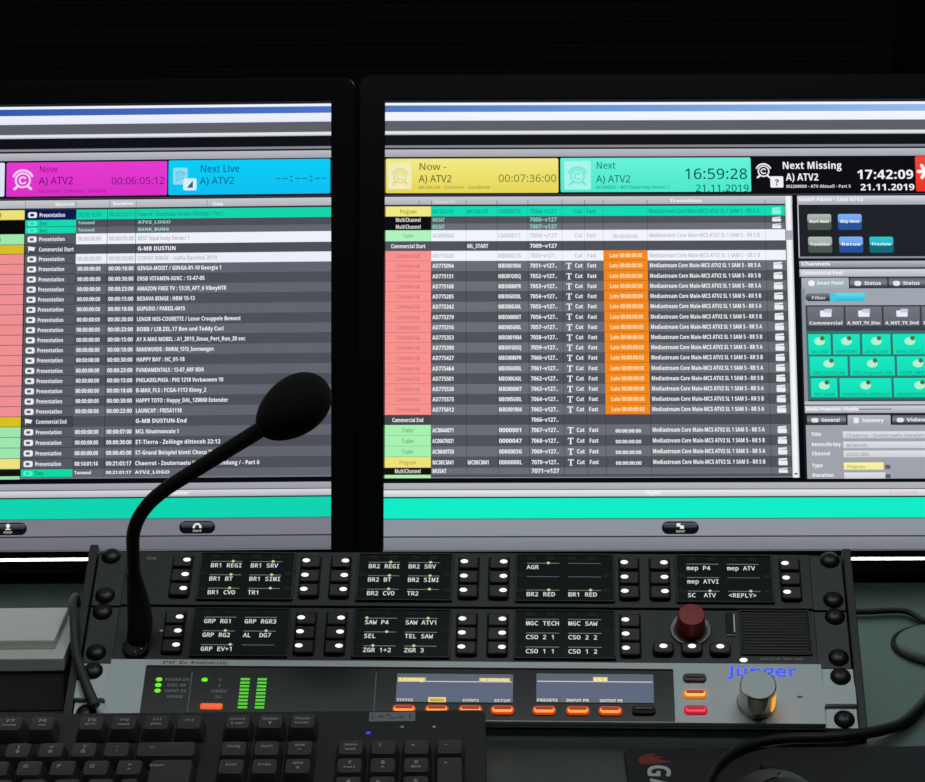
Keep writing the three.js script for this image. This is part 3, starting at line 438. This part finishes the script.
{
  const t = unit(1, 'intercom_panel', 'dark intercom panel with red knob and three text displays, middle of the rack', 'intercom panel', 'intercom key panels in the rack');
  part(t, 'ear_plate', plateGeo, M.ear, at(0, 21.9, -2.2)); part(t, 'faceplate', bodyGeo, M.panel, at(-0.8, 21.9, -0.9));
  screws(t, -0.7, [-49.2, -80.6]);
  const ys = [-53.4, -64.2, -75], rows = [
    [[['GRP RG1'], ['GRP RGR3']], [['GRP RG2', 0.7], ['AL  DG7', 0.7]], [['GRP EV+1', 0.9], [null]]],
    [[['SAW P4', 0.06], ['SAW ATV1', 0.7]], [['SEL', 0.7], ['TEL SAW']], [['ZGR 1+2', 0.3], ['ZGR 3', 0.3]]],
    [[['MGC TECH'], ['MGC SAW']], [['CSO 2 1'], ['CSO 2 2']], [['CSO 1 1'], ['CSO 1 2']]]];
  groups.slice(0, 3).forEach(([l, a, b, r], i) => { keyColumn(t, l, -1, ys); readout(t, a, b, -48.1, -83.6, rows[i]); keyColumn(t, r, 1, ys); });
  // red rotary knob on its grey ring
  const ring = new THREE.LatheGeometry([[9.4, 0], [9.4, 1.4], [12.6, 1.4], [13.4, 0.6], [13.4, 0]].map(([r, h]) => new THREE.Vector2(mm(r), mm(h))).reverse(), 36).rotateX(Math.PI / 2);
  part(t, 'knob_ring', ring, M.ring, at(142, t.Y(-60.3), 0.4));
  const kn = new THREE.LatheGeometry([[0, 16], [7.6, 16], [8.5, 15.2], [9.2, 1], [9.2, 0]].map(([r, h]) => new THREE.Vector2(mm(r), mm(h))).reverse(), 36).rotateX(Math.PI / 2);
  part(t, 'rotary_knob', kn, M.redKnob, at(142, t.Y(-60.3), 0.4), 'red rotary knob');
  const small = extrude(roundRect(mm(-6.6), mm(-4.2), mm(6.6), mm(4.2), mm(3)), mm(4.2), mm(1), 5);
  for (const x of [124.4, 142.2, 159.8]) { const k = part(t, 'button', small, M.key, at(x, t.Y(-77), 0.4)); part(k, 'indicator_light', ledGeo, ledWhite, at(0, 0.8, 4.3)); }
  // narrow socket with a bright edge
  part(t, 'socket', mrbox(6, 17, 1, 0.4), M.well, at(167.2, t.Y(-56.2), 0.5)); part(t, 'socket_lip', mbox(0.8, 14, 1.2), M.metal, at(169.6, t.Y(-56), 0.7)); part(t, 'socket_lip', mbox(6, 0.8, 1.2), M.ring, at(167, t.Y(-65.2), 0.7));
  // blank speaker field
  const fr = roundRect(mm(-22.4), mm(-17), mm(22.4), mm(17), mm(1.2)); fr.holes.push(roundRect(mm(-21.2), mm(-15.9), mm(21.2), mm(15.9), mm(0.8), THREE.Path));
  part(t, 'speaker_frame', extrude(fr, mm(1.6), mm(0.3), 4), M.panel, at(195, t.Y(-63), 0.3)); part(t, 'speaker_grille', mrbox(42.4, 31.8, 1, 0.4), M.well, at(195, t.Y(-63), 0.6));
  const rib = mbox(41, 0.7, 0.5); for (let k = 0; k < 14; k++) part(t, 'grille_rib', rib, M.key, at(195, t.Y(-63) - 14.5 + k * 2.23, 1.2));
  part(t, 'indicator_light', ledGeo, ledWhite, at(174.2, t.Y(-83.6), 0.5)); part(t, 'small_print', flat('push to talk  listen  mute', mm(1.6)), M.dimPrint, at(198, t.Y(-82.6), 0.4));
  part(t, 'status_dot', ledGeo, M.metal, at(-193.4, t.Y(-64.5), 0.2));
}
{
  const t = unit(2, 'audio_processor', 'silver-fronted audio processor with orange buttons at the bottom of the rack', 'audio processor');
  part(t, 'ear_plate', mrbox(482.6, 43.6, 2.4, 0.4), M.silver, at(0.2, 21.9, -0.8));
  const Y = t.Y, top = mm(Y(-88.6)), bot = mm(Y(-132.6)), q = mm(2.6);
  // front plate with a cut-out corner round each screw and a window for the dark facia
  const sh = new THREE.Shape(), xr = mm(221.6), xe = mm(241.4), yn = mm(Y(-104.4)), yb = mm(Y(-118.0));
  sh.moveTo(-xr, top); sh.lineTo(xr, top); sh.lineTo(xr, yn + q); sh.absarc(xr + q, yn + q, q, Math.PI, Math.PI * 1.5); sh.lineTo(xe, yn); sh.lineTo(xe, yb); sh.lineTo(xr + q, yb); sh.absarc(xr + q, yb - q, q, Math.PI / 2, Math.PI); sh.lineTo(xr, bot);
  sh.lineTo(-xr, bot); sh.lineTo(-xr, yb - q); sh.absarc(-xr - q, yb - q, q, 0, Math.PI / 2); sh.lineTo(-xe, yb); sh.lineTo(-xe, yn); sh.lineTo(-xr - q, yn); sh.absarc(-xr - q, yn + q, q, -Math.PI / 2, 0); sh.lineTo(-xr, top);
  sh.holes.push(roundRect(mm(-199), mm(Y(-131.9)), mm(130), mm(Y(-93.2)), mm(1), THREE.Path));
  part(t, 'front_plate', extrude(sh, mm(3.6), mm(0.25), 5), M.silver, at(0, 0, 0.4));
  part(t, 'facia', mbox(328.8, 38.6, 2.4), M.facia, at(-34.5, Y(-112.6), 1.6));
  const Z = 2.8;
  screws(t, 0.4, [-95.4, -126.8]);
  // status lamps
  const dot = new THREE.SphereGeometry(1, 12, 8).scale(mm(2.1), mm(1.5), mm(0.8));
  const word = [flat('POWER ON', mm(2.1)), flat('SYNC OK', mm(2.1)), flat('INPUT OK', mm(2.1)), flat('BYPASS', mm(2.1))];
  [-103, -107.2, -111.4].forEach((y) => part(t, 'indicator_light', dot, ledGreen, at(-190, Y(y), Z), 'green status lamp'));
  [-103, -107.2, -111.4, -115.6].forEach((y, i) => part(t, 'small_print', word[i], M.dimPrint, at(-178.6, Y(y), Z)));
  part(t, 'indicator_light', dot, ledGreen, at(-161.4, Y(-103), Z), 'green status lamp');
  [flat('A', mm(2)), flat('B', mm(2)), flat('STEREO', mm(2)), flat('DD', mm(2))].forEach((g, i) => part(t, 'small_print', g, M.dimPrint, at(-151.6, Y(-103 - i * 4.2), Z)));
  part(t, 'divider_line', mbox(0.4, 30, 0.2), M.dimPrint, at(-169.8, Y(-112), Z)); part(t, 'divider_line', mbox(0.4, 30, 0.2), M.dimPrint, at(-54.5, Y(-112), Z));
  part(t, 'button', mrbox(14, 4.2, 2.4, 1.2), redOrange, at(-155.2, Y(-123), Z + 0.6), 'lit red-orange button');
  const bar = mbox(5.8, 1.5, 0.5);
  for (const x of [-136, -125.4]) for (let k = 0; k < 9; k++) part(t, 'meter_segment', bar, ledBar, at(x, Y(-102.4 - k * 2.6), Z), 'green level segment');
  // the two small displays
  const oled = (x0, x1, y0, y1, draw) => {
    const m = std({ color: 0x050608, roughness: 0.3 }); m.emissive = new THREE.Color(0xffffff); m.emissiveMap = canvasTexture(512, 148, draw); m.emissiveIntensity = 1;
    part(t, 'display', mbox(x1 - x0, y0 - y1, 0.8), [M.well, M.well, M.well, M.well, m, M.well], at((x0 + x1) / 2, Y((y0 + y1) / 2), Z + 0.2), 'blue-grey backlit display');
  };
  const bg = (c) => { c.fillStyle = '#4a565f'; c.fillRect(0, 0, 512, 148); c.fillStyle = '#4b5670'; c.fillRect(0, 42, 512, 96); c.fillStyle = '#c6cace'; c.fillRect(4, 38, 504, 5); c.textBaseline = 'middle'; };
  const word2 = (c, s, x, y, w, col, size = 22) => { c.font = 'bold ' + size + 'px sans-serif'; c.fillStyle = col; c.textAlign = 'left'; c.save(); c.translate(x, y); c.scale(w / c.measureText(s).width, 1); c.fillText(s, 0, 0); c.restore(); };
  oled(-41.4, 30.8, -97.6, -118.6, (c) => { bg(c); c.fillStyle = '#cfc27a'; c.fillRect(4, 20, 124, 22); word2(c, 'Leveling', 10, 31, 108, '#f6e8a0', 24); c.fillStyle = '#b9ad84'; c.fillRect(362, 20, 138, 22); word2(c, 'PR:SENDUNG', 368, 31, 126, '#fff0b4', 24); for (const x of [4, 292, 430]) word2(c, ['STATUS', 'EVENTS', 'SETUP'][x === 4 ? 0 : x === 292 ? 1 : 2], x, 136, 72, '#d8d4c4', 20); c.fillStyle = '#f2cf62'; c.fillRect(142, 122, 78, 26); word2(c, 'MENU', 150, 136, 62, '#6a5520', 20); });
  oled(45.2, 117.6, -96.8, -118.0, (c) => { bg(c); c.fillStyle = '#d8c676'; c.fillRect(248, 16, 64, 26); word2(c, 'I/O A', 252, 29, 56, '#fff2b8', 24); word2(c, 'PRESETS', 2, 138, 92, '#e2ddc8', 22); word2(c, 'INPUT PR', 130, 138, 100, '#e2ddc8', 22); word2(c, 'OUTPUT PR', 276, 138, 100, '#e2ddc8', 22); });
  // soft keys: a lit rim round a dark red cap
  const rim = extrude(roundRect(mm(-7.2), mm(-2.9), mm(7.2), mm(2.9), mm(2.6)), mm(2), mm(0.5), 6), cap = extrude(roundRect(mm(-5.4), mm(-0.9), mm(5.4), mm(0.9), mm(0.7)), mm(1), mm(0.2), 4);
  const lens = extrude(roundRect(mm(-6.2), mm(-2.2), mm(6.2), mm(1.9), mm(1.9)), mm(0.8), mm(0.2), 5);
  const soft = (x, y, z, rm, lm, cm, lab) => { const b = part(t, 'button', rim, rm, at(x, Y(y), z), lab); if (lm) part(b, 'lit_lens', lens, lm, at(0, 0, 1.4)); part(b, 'button_cap', cap, cm, at(0, 0.7, 1.7)); };
  for (const x of [-36, -15.8, 4.9, 24.6, 50.2, 70.8, 90.7]) soft(x, -124.2, Z, rimOrange, orange, capRed, 'lit orange soft key');
  soft(111.2, -123.6, Z, M.well, null, capDark, 'unlit soft key');
  soft(143, -100.2, 3.8, capDark, null, capDark, 'unlit dark red button'); soft(142.8, -112, 3.8, rimOrange2, orangeBright, capRed, 'lit orange button'); soft(142.8, -123.6, 3.8, rimRed, redGlow, capRed, 'lit red button');
  // big knob
  const kn = new THREE.LatheGeometry([[0, 19.6], [10.4, 19.6], [11, 19.2], [11.4, 2], [12, 1.4], [12, 0]].map(([r, h]) => new THREE.Vector2(mm(r), mm(h))).reverse(), 48).rotateX(Math.PI / 2);
  const knob = part(t, 'rotary_knob', kn, M.knobSide, at(180, Y(-117.6), 4.0), 'silver rotary knob with polished side');
  part(knob, 'knob_cap', new THREE.CylinderGeometry(mm(10.3), mm(10.5), mm(0.6), 40).rotateX(Math.PI / 2), M.silver, at(0, 0, 19.8), 'matt silver top');
  part(knob, 'amber_light', new THREE.CylinderGeometry(mm(11.5), mm(11.9), mm(14), 10, 1, true, Math.PI * 0.26, 0.5).rotateX(Math.PI / 2), amber, at(0, 0, 8.6), 'glowing amber patch on the knob side');  // emissive amber arc laid over the lower right of the knob side
  part(t, 'logo', flat('Jünger', mm(8.4), mm(0.2), 3, thin), ledBlueText, at(184.4, Y(-95.4), 4.0), 'glowing blue lettering').scale.set(1.24, 0.92, 1);
  part(t, 'small_print', flat('D*AP   Blu   Broadcast Line', mm(2.3)), M.darkPrint, at(-168.6, Y(-90.9), 4.0));
  part(t, 'front_hole', new THREE.CylinderGeometry(mm(1), mm(1), mm(0.2), 10).rotateX(Math.PI / 2).scale(1.8, 0.8, 1), M.darkPrint, at(207, Y(-113), 4.0));
}

// ------------------------------------------------------------------ gooseneck microphone on the middle panel
{
  const t = thing('gooseneck_microphone', 'black gooseneck microphone with foam windscreen standing on the intercom panel', 'microphone');
  const b = rackPoint(-207.6, -78.6, 0.6); t.position.copy(b);
  const inv = (p) => [p[0] - b.x, p[1] - b.y, p[2] - b.z];
  const fl = new THREE.LatheGeometry([[0, 2.6], [5.8, 2.6], [6.4, 4.0], [7.6, 4.0], [8.3, 3.0], [8.3, 0]].map(([r, h]) => new THREE.Vector2(mm(r), mm(h))).reverse(), 28).rotateX(Math.PI / 2);
  const base = part(t, 'connector', fl, M.micBlack); base.quaternion.copy(RQ);
  const pin = new THREE.SphereGeometry(mm(0.9), 8, 6); for (const [x, y] of [[-0.7, 3.4], [3.2, 1.2], [4.0, -2.2], [0.3, -4.4]]) part(base, 'pin', pin, M.gold, at(x, y, 2.8));
  const path = [[-0.2066, 0.8112, 0.0965], [-0.2055, 0.8309, 0.1005], [-0.2050, 0.8435, 0.1030], [-0.2044, 0.8556, 0.1050], [-0.2026, 0.8632, 0.1065], [-0.1986, 0.8716, 0.1080], [-0.1913, 0.8810, 0.1100], [-0.1807, 0.8902, 0.1120], [-0.1670, 0.8995, 0.1140], [-0.1442, 0.9149, 0.1180], [-0.1234, 0.9289, 0.1220], [-0.1103, 0.9385, 0.1250]];
  part(t, 'flexible_neck', sweep(path.map(inv), [0.0041, 0.0041, 0.0043, 0.0045, 0.0047, 0.0049, 0.0051], 80, 16), M.micBlack);
  part(t, 'boot', sweep([[-0.2076, 0.7815, 0.0888], [-0.2053, 0.7886, 0.0903], [-0.2044, 0.7960, 0.0918], [-0.2046, 0.8111, 0.0963], [-0.2057, 0.8306, 0.1005]].map(inv), [0.0066, 0.0078, 0.0079, 0.0074, 0.0066, 0.0056, 0.0046], 40, 20), M.micBlack);
  // foam windscreen, its long axis along the neck
  const prof = []; for (let k = 0; k <= 22; k++) { const a = Math.PI * k / 22, z = -Math.cos(a), r = Math.sin(a) * (1 + 0.1 * z); prof.push(new THREE.Vector2(Math.max(r, 0) * 0.0176, z * 0.0254)); }
  const foam = part(t, 'windscreen', new THREE.LatheGeometry(prof, 40), M.foam, inv([-0.1016, 0.9446, 0.1260]), 'round foam windscreen');
  const camQ = new THREE.Quaternion().setFromEuler(new THREE.Euler(-16 * D2R, 0, 0));
  foam.quaternion.setFromUnitVectors(new THREE.Vector3(0, 1, 0), new THREE.Vector3(Math.cos(36 * D2R), Math.sin(36 * D2R), 0.08).normalize().applyQuaternion(camQ));
}

// ------------------------------------------------------------------ keyboard
{
  const t = thing('keyboard', 'black full-size keyboard with a silver sticker in front of the rack', 'keyboard');
  const u = 19.05, tilt = 8 * D2R, H0 = new THREE.Vector3(-0.1150, 0.7700, 0.2284);   // top of the Home key
  // the key tops lie in a plane sloping up to the back; local x from the left edge of the number row, y to the back
  const place = new THREE.Matrix4().makeTranslation(H0.x, H0.y, H0.z).multiply(new THREE.Matrix4().makeRotationX(-(Math.PI / 2 - tilt))).multiply(new THREE.Matrix4().makeTranslation(mm(-17.05 * u), 0, 0));
  t.position.set(-0.1150 - mm(5.5 * u), DESK, 0.27); t.updateMatrixWorld();
  const rel = t.matrixWorld.clone().invert().multiply(place);
  const put = (name, geo, mat, x, y, z, parent = t, lab) => { const o = part(t, name, geo, mat, null, lab); o.applyMatrix4(rel.clone().multiply(new THREE.Matrix4().makeTranslation(mm(x), mm(y), mm(z)))); return o; };
  // case: sloped top, straight sides down to the desk
  const x0 = -0.55 * u, x1 = 17.05 * u + 127, backY = 54.5, frontY = -5.0 * u;
  const shape = roundRect(mm(x0), mm(frontY), mm(x1), mm(backY), mm(5));
  const g = extrude(shape, mm(6), mm(1.2), 5); put('case', g, M.kbCase, 0, 0, -15);
  // feet that carry the raised back edge
  for (const x of [30, 380]) { const f = part(t, 'foot', rbox(0.03, 0.0200, 0.01, 0.002, 1), M.rubber); const p = new THREE.Vector3(mm(x), mm(44), mm(-18.4)).applyMatrix4(place); f.position.set(p.x - t.position.x, 0.0100, p.z - t.position.z); }
  for (const x of [30, 380]) { const f = part(t, 'foot', rbox(0.03, 0.0018, 0.012, 0.0006, 1), M.rubber); const p = new THREE.Vector3(mm(x), mm(-88), mm(-18.4)).applyMatrix4(place); f.position.set(p.x - t.position.x, 0.0010, p.z - t.position.z); }
  // keys: tapered caps
  const capCache = {};
  function cap(w, h) {
    const id = w + '_' + h; if (capCache[id]) return capCache[id];
    const bw = (w * u - 1.2) / 2, bh = (h * u - 1.2) / 2, tw = bw - 2.0, th = bh - 1.9, r = 1.6, N = 4, pos = [], idx = [];
    const ring = (hw, hh, rr, z) => { for (let cnr = 0; cnr < 4; cnr++) for (let k = 0; k < N; k++) { const a = (cnr + k / (N - 1)) * Math.PI / 2, sx = [1, -1, -1, 1][cnr], sy = [1, 1, -1, -1][cnr]; pos.push(mm(sx * (hw - rr) + rr * Math.cos(a)), mm(sy * (hh - rr) + rr * Math.sin(a)), mm(z)); } };
    ring(bw, bh, r, -8.6); ring(bw - 0.2, bh - 0.2, r, -6.5); ring(tw, th + 0.3, r + 0.4, -0.5); ring(tw - 0.6, th - 0.3, r + 0.2, 0); const n = 4 * N;
    for (let q = 0; q < 3; q++) for (let k = 0; k < n; k++) { const a = q * n + k, b = q * n + (k + 1) % n; idx.push(a, b, a + n, a + n, b, b + n); }
    const c0 = pos.length / 3; pos.push(0, 0, mm(-0.25)); for (let k = 0; k < n; k++) idx.push(3 * n + k, 3 * n + (k + 1) % n, c0);
    let gg = new THREE.BufferGeometry(); gg.setAttribute('position', new THREE.Float32BufferAttribute(pos, 3)); gg.setAttribute('uv', new THREE.Float32BufferAttribute(pos.filter((_, i) => i % 3 < 2).map((v) => v * 40), 2)); gg.setIndex(idx); gg.computeVertexNormals(); return capCache[id] = gg;
  }
  const texts = {};
  function key(label, cx, cy, w = 1, h = 1, z = 0) {
    const k = put('key', cap(w, h), M.kbKey, cx * u, cy * u, z);
    if (!label) return;
    const lines = label.split('|');
    lines.forEach((s, i) => {
      const size = s.length > 2 ? 2.3 : 3.3, id = s + size, gg = texts[id] || (texts[id] = flat(s, mm(size), 0.00008, 1));
      const dx = w > 1.4 ? -Math.min(w * u / 2 - 6, 8) : lines.length > 1 || s.length > 2 ? 0 : -2.2, dy = lines.length > 1 ? 2.6 - i * 4.6 : 1.6;
      part(k, 'legend', gg, M.legend, at(dx, dy + (h > 1 ? h * u / 4 : 0), -0.05));
    });
  }
  const row = (y, x, list) => { for (const e of list) { const [s, w] = Array.isArray(e) ? e : [e, 1]; if (s !== undefined) key(s, x + w / 2, y, w); x += w; } };
  const F = 29 / u;
  key('Esc', 0.5, F); [['F1', 2.5], ['F2', 3.5], ['F3', 4.5], ['F4', 5.5], ['F5', 7], ['F6', 8], ['F7|||', 9], ['F8|vol', 10], ['F9|prev', 11.52], ['F10|next', 12.53], ['F11|play', 13.54], ['F12', 14.55]].forEach(([s, x]) => key(s.replace('|||', '|mute'), x, F));
  [['Druck|S-Abf', 16.05], ['Rollen|Y', 17.05], ['Pause|Untbr', 18.05]].forEach(([s, x]) => key(s, x, F));
  row(0, 0, ['^|°', '!|1', '"|2', '§|3', '$|4', '%|5', '&|6', '/|7', '(|8', ')|9', '=|0', '?|ß', "`|´", ['<-', 2]]);
  row(-1, 0, [['Tab', 1.5], 'Q', 'W', 'E', 'R', 'T', 'Z', 'U', 'I', 'O', 'P', 'Ü', '*|+']);
  key('Enter', 14.25 + 0.0, -1.5, 1.5, 2);
  row(-2, 0, [['Caps', 1.75], 'A', 'S', 'D', 'F', 'G', 'H', 'J', 'K', 'L', 'Ö', 'Ä']); key("'|#", 13.1, -2, 0.75);
  row(-3, 0, [['Shift', 1.25], '>|<', 'Y', 'X', 'C', 'V', 'B', 'N', 'M', ';|,', ':|.', '_|-', ['Shift', 2.75]]);
  row(-4, 0, [['Strg', 1.25], ['Win', 1.25], ['Alt', 1.25], ['', 6.25], ['AltGr', 1.25], ['Fn', 1.25], ['Menu', 1.25], ['Strg', 1.25]]);
  row(0, 15.55, ['Einfg', 'Pos1', 'Bild|^']); row(-1, 15.55, ['Entf', 'Ende', 'Bild|v']); key('^', 17.05, -3); row(-4, 15.55, ['<', 'v', '>']);
  row(0, 19.1, ['Num|lock', '/', '*', '-']); row(-1, 19.1, ['7|Pos1', '8|^', '9|Bild']); key('+', 22.6, -1.5, 1, 2); row(-2, 19.1, ['4|<', '5', '6|>']); row(-3, 19.1, ['1|Ende', '2|v', '3|Bild']); key('Enter', 22.6, -3.5, 1, 2); row(-4, 19.1, [['0|Einfg', 2], ',|Entf']);
  // sticker and lock lamps on the back strip
  const stick = std({ color: 0xffffff, roughness: 0.35, metalness: 0.3, map: canvasTexture(256, 96, (c) => { c.fillStyle = '#8f9698'; c.fillRect(0, 0, 256, 96); c.fillStyle = '#5c6266'; c.fillRect(16, 28, 8, 42); c.fillRect(50, 36, 34, 20); c.fillRect(92, 26, 30, 14); c.fillRect(110, 56, 40, 12); c.fillRect(164, 44, 28, 18); c.fillRect(222, 30, 10, 40); }) });
  put('sticker', mbox(27.6, 10.5, 0.3), stick, 17.05 * u + 71.3, 46.6, -8.9, t, 'small silver sticker');
  const lamp = new THREE.SphereGeometry(1, 10, 8).scale(mm(1.5), mm(1.3), mm(0.6));
  put('lock_lamp', lamp, ledBlue, 17.05 * u + 57.6, 29, -8.9, t, 'lit blue lamp'); put('lock_lamp', lamp, M.metal, 17.05 * u + 77.4, 35.2, -8.9); put('lock_lamp', lamp, M.metal, 17.05 * u + 96.4, 35, -8.9);
}

// ------------------------------------------------------------------ things on the desk
{
  const t = thing('mouse_pad', 'dark mouse pad with white letters and a red mark in front of the rack', 'mouse pad');
  t.position.set(0.26, DESK, 0.29);
  const g = extrude(roundRect(-0.165, -0.115, 0.165, 0.115, 0.006), 0.003, 0.0006); g.rotateX(-Math.PI / 2); part(t, 'mat', g, M.pad, [0, 0.0002, 0]);
  const put = (name, gg, mat, x, z, rz, sx, sy, lab) => { const o = part(t, name, gg, mat, [x - 0.26, 0.0032, z - 0.29], lab); o.rotation.set(-Math.PI / 2, 0, rz); o.scale.set(sx, sy, 1); return o; };
  put('lettering', flat('G', 0.0135, 0.0002, 6), M.padPrint, 0.1140, 0.2075, -Math.PI / 2 - 0.1, 1.35, 1, 'white letter');
  put('lettering', flat('A', 0.0135, 0.0002, 6), M.padPrint, 0.1138, 0.2265, -Math.PI / 2 - 0.1, 1.35, 1, 'white letter');
  const s = new THREE.Shape(); s.moveTo(-0.007, 0.004); s.quadraticCurveTo(-0.002, 0.012, 0.004, 0.009); s.lineTo(0.001, 0.006); s.lineTo(0.008, 0.006); s.lineTo(0.004, 0.002); s.lineTo(0.012, -0.002); s.quadraticCurveTo(0.002, -0.006, -0.006, -0.005); s.quadraticCurveTo(-0.009, -0.001, -0.007, 0.004);
  put('emblem', new THREE.ExtrudeGeometry(s, { depth: 0.0002, bevelEnabled: false }), M.padRed, 0.1105, 0.1930, 0, 1, 1, 'red claw-like mark');
}
{
  const t = thing('mouse', 'dark computer mouse lying on the mouse pad', 'mouse');
  t.position.set(0.176, DESK + 0.0032, 0.293); t.rotation.y = 0.12;
  const g = new THREE.SphereGeometry(1, 36, 24), p = g.attributes.position;
  const shapeUp = (q, k) => { for (let i = 0; i < q.count; i++) { const x = q.getX(i), y = q.getY(i), z = q.getZ(i); const w = 0.031 * (1 - 0.12 * Math.cos(z * 2.4)), h = (y < 0 ? 0 : 0.036 * (1 - 0.28 * (z < 0 ? -z : z * 0.3))); q.setXYZ(i, x * w * k, Math.max(y, 0) * h * k, z * 0.058 * k); } };
  shapeUp(p, 1); g.computeVertexNormals(); part(t, 'body', g, M.mouse);
  for (const s of [-1, 1]) { const b = new THREE.SphereGeometry(1, 16, 12, s > 0 ? Math.PI / 2 + 0.08 : 0.0, Math.PI / 2 - 0.08, 0.15, 1.2); b.rotateY(s > 0 ? Math.PI * 0.5 + 0.0 : Math.PI * 0.5 - 0.0); b.rotateY(-Math.PI); shapeUp(b.attributes.position, 1.02); b.computeVertexNormals(); part(t, 'mouse_button', b, M.key); }
  part(t, 'scroll_wheel', new THREE.CylinderGeometry(0.008, 0.008, 0.007, 20).rotateZ(Math.PI / 2), M.rubber, [0, 0.0185, -0.036]);
}
const cord = (name, label, pts, r, mat) => { const o = shadowed(new THREE.Mesh(sweep(pts, r, 90, 10), mat)); o.name = numbered(name); scene.add(o); return tag(o, label, 'cable'); };
cord('cable', 'thick black cord curving across the front right of the desk onto the mouse pad', [[0.330, DESK + 0.004, 0.058], [0.312, DESK + 0.004, 0.072], [0.2985, DESK + 0.004, 0.0925], [0.2797, DESK + 0.004, 0.1268], [0.2672, DESK + 0.004, 0.1448], [0.2529, DESK + 0.005, 0.1564], [0.2332, DESK + 0.006, 0.165], [0.2147, DESK + 0.006, 0.168], [0.1997, DESK + 0.006, 0.168], [0.1839, DESK + 0.0065, 0.1725], [0.1677, DESK + 0.007, 0.182], [0.1561, DESK + 0.007, 0.1945], [0.1474, DESK + 0.007, 0.2096], [0.1425, DESK + 0.007, 0.223], [0.138, DESK + 0.007, 0.243], [0.146, DESK + 0.007, 0.30], [0.15, DESK + 0.007, 0.37]], [0.0026, 0.003, 0.0034, 0.0036, 0.0032, 0.0026, 0.0022, 0.0024, 0.0026, 0.0026], M.cable);
cord('cable', 'thin black cord running from behind the rack to the desk grommet', [[0.2500, DESK + 0.003, -0.052], [0.2683, DESK + 0.003, -0.0476], [0.2807, DESK + 0.003, -0.0473], [0.2948, DESK + 0.003, -0.0489], [0.3050, DESK + 0.003, -0.0477], [0.3105, DESK + 0.003, -0.0400], [0.3148, DESK + 0.0035, -0.0269], [0.3190, DESK + 0.0075, -0.016], [0.322, DESK + 0.0085, 0.0], [0.3235, DESK + 0.007, 0.01]], [0.0022, 0.0022, 0.0022, 0.0024, 0.0024], M.cable);
cord('cable', 'grey cable looping down beside the left end of the rack', [[-0.2535, 0.7800, 0.0300], [-0.2525, 0.7915, 0.0420], [-0.2515, 0.7962, 0.0511], [-0.2510, 0.7980, 0.0629], [-0.2500, 0.7968, 0.0721], [-0.2478, 0.7926, 0.0823], [-0.2460, 0.7861, 0.0933], [-0.2434, 0.7787, 0.1049], [-0.2385, 0.7709, 0.1171], [-0.2327, 0.7633, 0.1292], [-0.2283, 0.7570, 0.1363]], [0.0024, 0.0028, 0.0028, 0.0028, 0.0028, 0.0030, 0.0032, 0.0036], M.greyCable);
{
  const t = thing('cable_grommet', 'round grey desk grommet at the right edge of the picture', 'grommet');
  t.position.set(0.3246, DESK, 0.0112);
  const g = new THREE.LatheGeometry([[0, 4.2], [30, 4.2], [35, 3.4], [36.5, 1.8], [36.5, 0.2]].map(([r, h]) => new THREE.Vector2(mm(r), mm(h))).reverse(), 48); part(t, 'cap', g, M.desk);
  part(t, 'rim', new THREE.TorusGeometry(0.0378, 0.0014, 8, 48).rotateX(Math.PI / 2), M.rubber, [0, 0.001, 0]);
}
{
  const t = thing('equipment_box', 'low box with stepped white lid on a dark body left of the rack', 'box');
  t.position.set(-0.372, DESK, 0.0695);
  const w = 0.24, rx = 0.1195;
  part(t, 'body', rbox(w, 0.0272, 0.072, 0.0012), M.boxBody, [rx - w / 2, 0.0138, 0.0]);
  part(t, 'lower_lid', rbox(w + 0.001, 0.0092, 0.0735, 0.0010), M.whitePlastic, [rx - w / 2 + 0.0004, 0.0320, 0.0]);
  part(t, 'upper_lid', rbox(w - 0.006, 0.0064, 0.057, 0.0010), M.whitePlastic, [rx - 0.0065 - (w - 0.006) / 2, 0.0398, -0.0062]);
  part(t, 'plug', rbox(0.003, 0.010, 0.004, 0.0006, 1), M.whitePlastic, [rx + 0.0016, 0.040, -0.030], 'small white plug');
}
renderer.render(scene, camera);
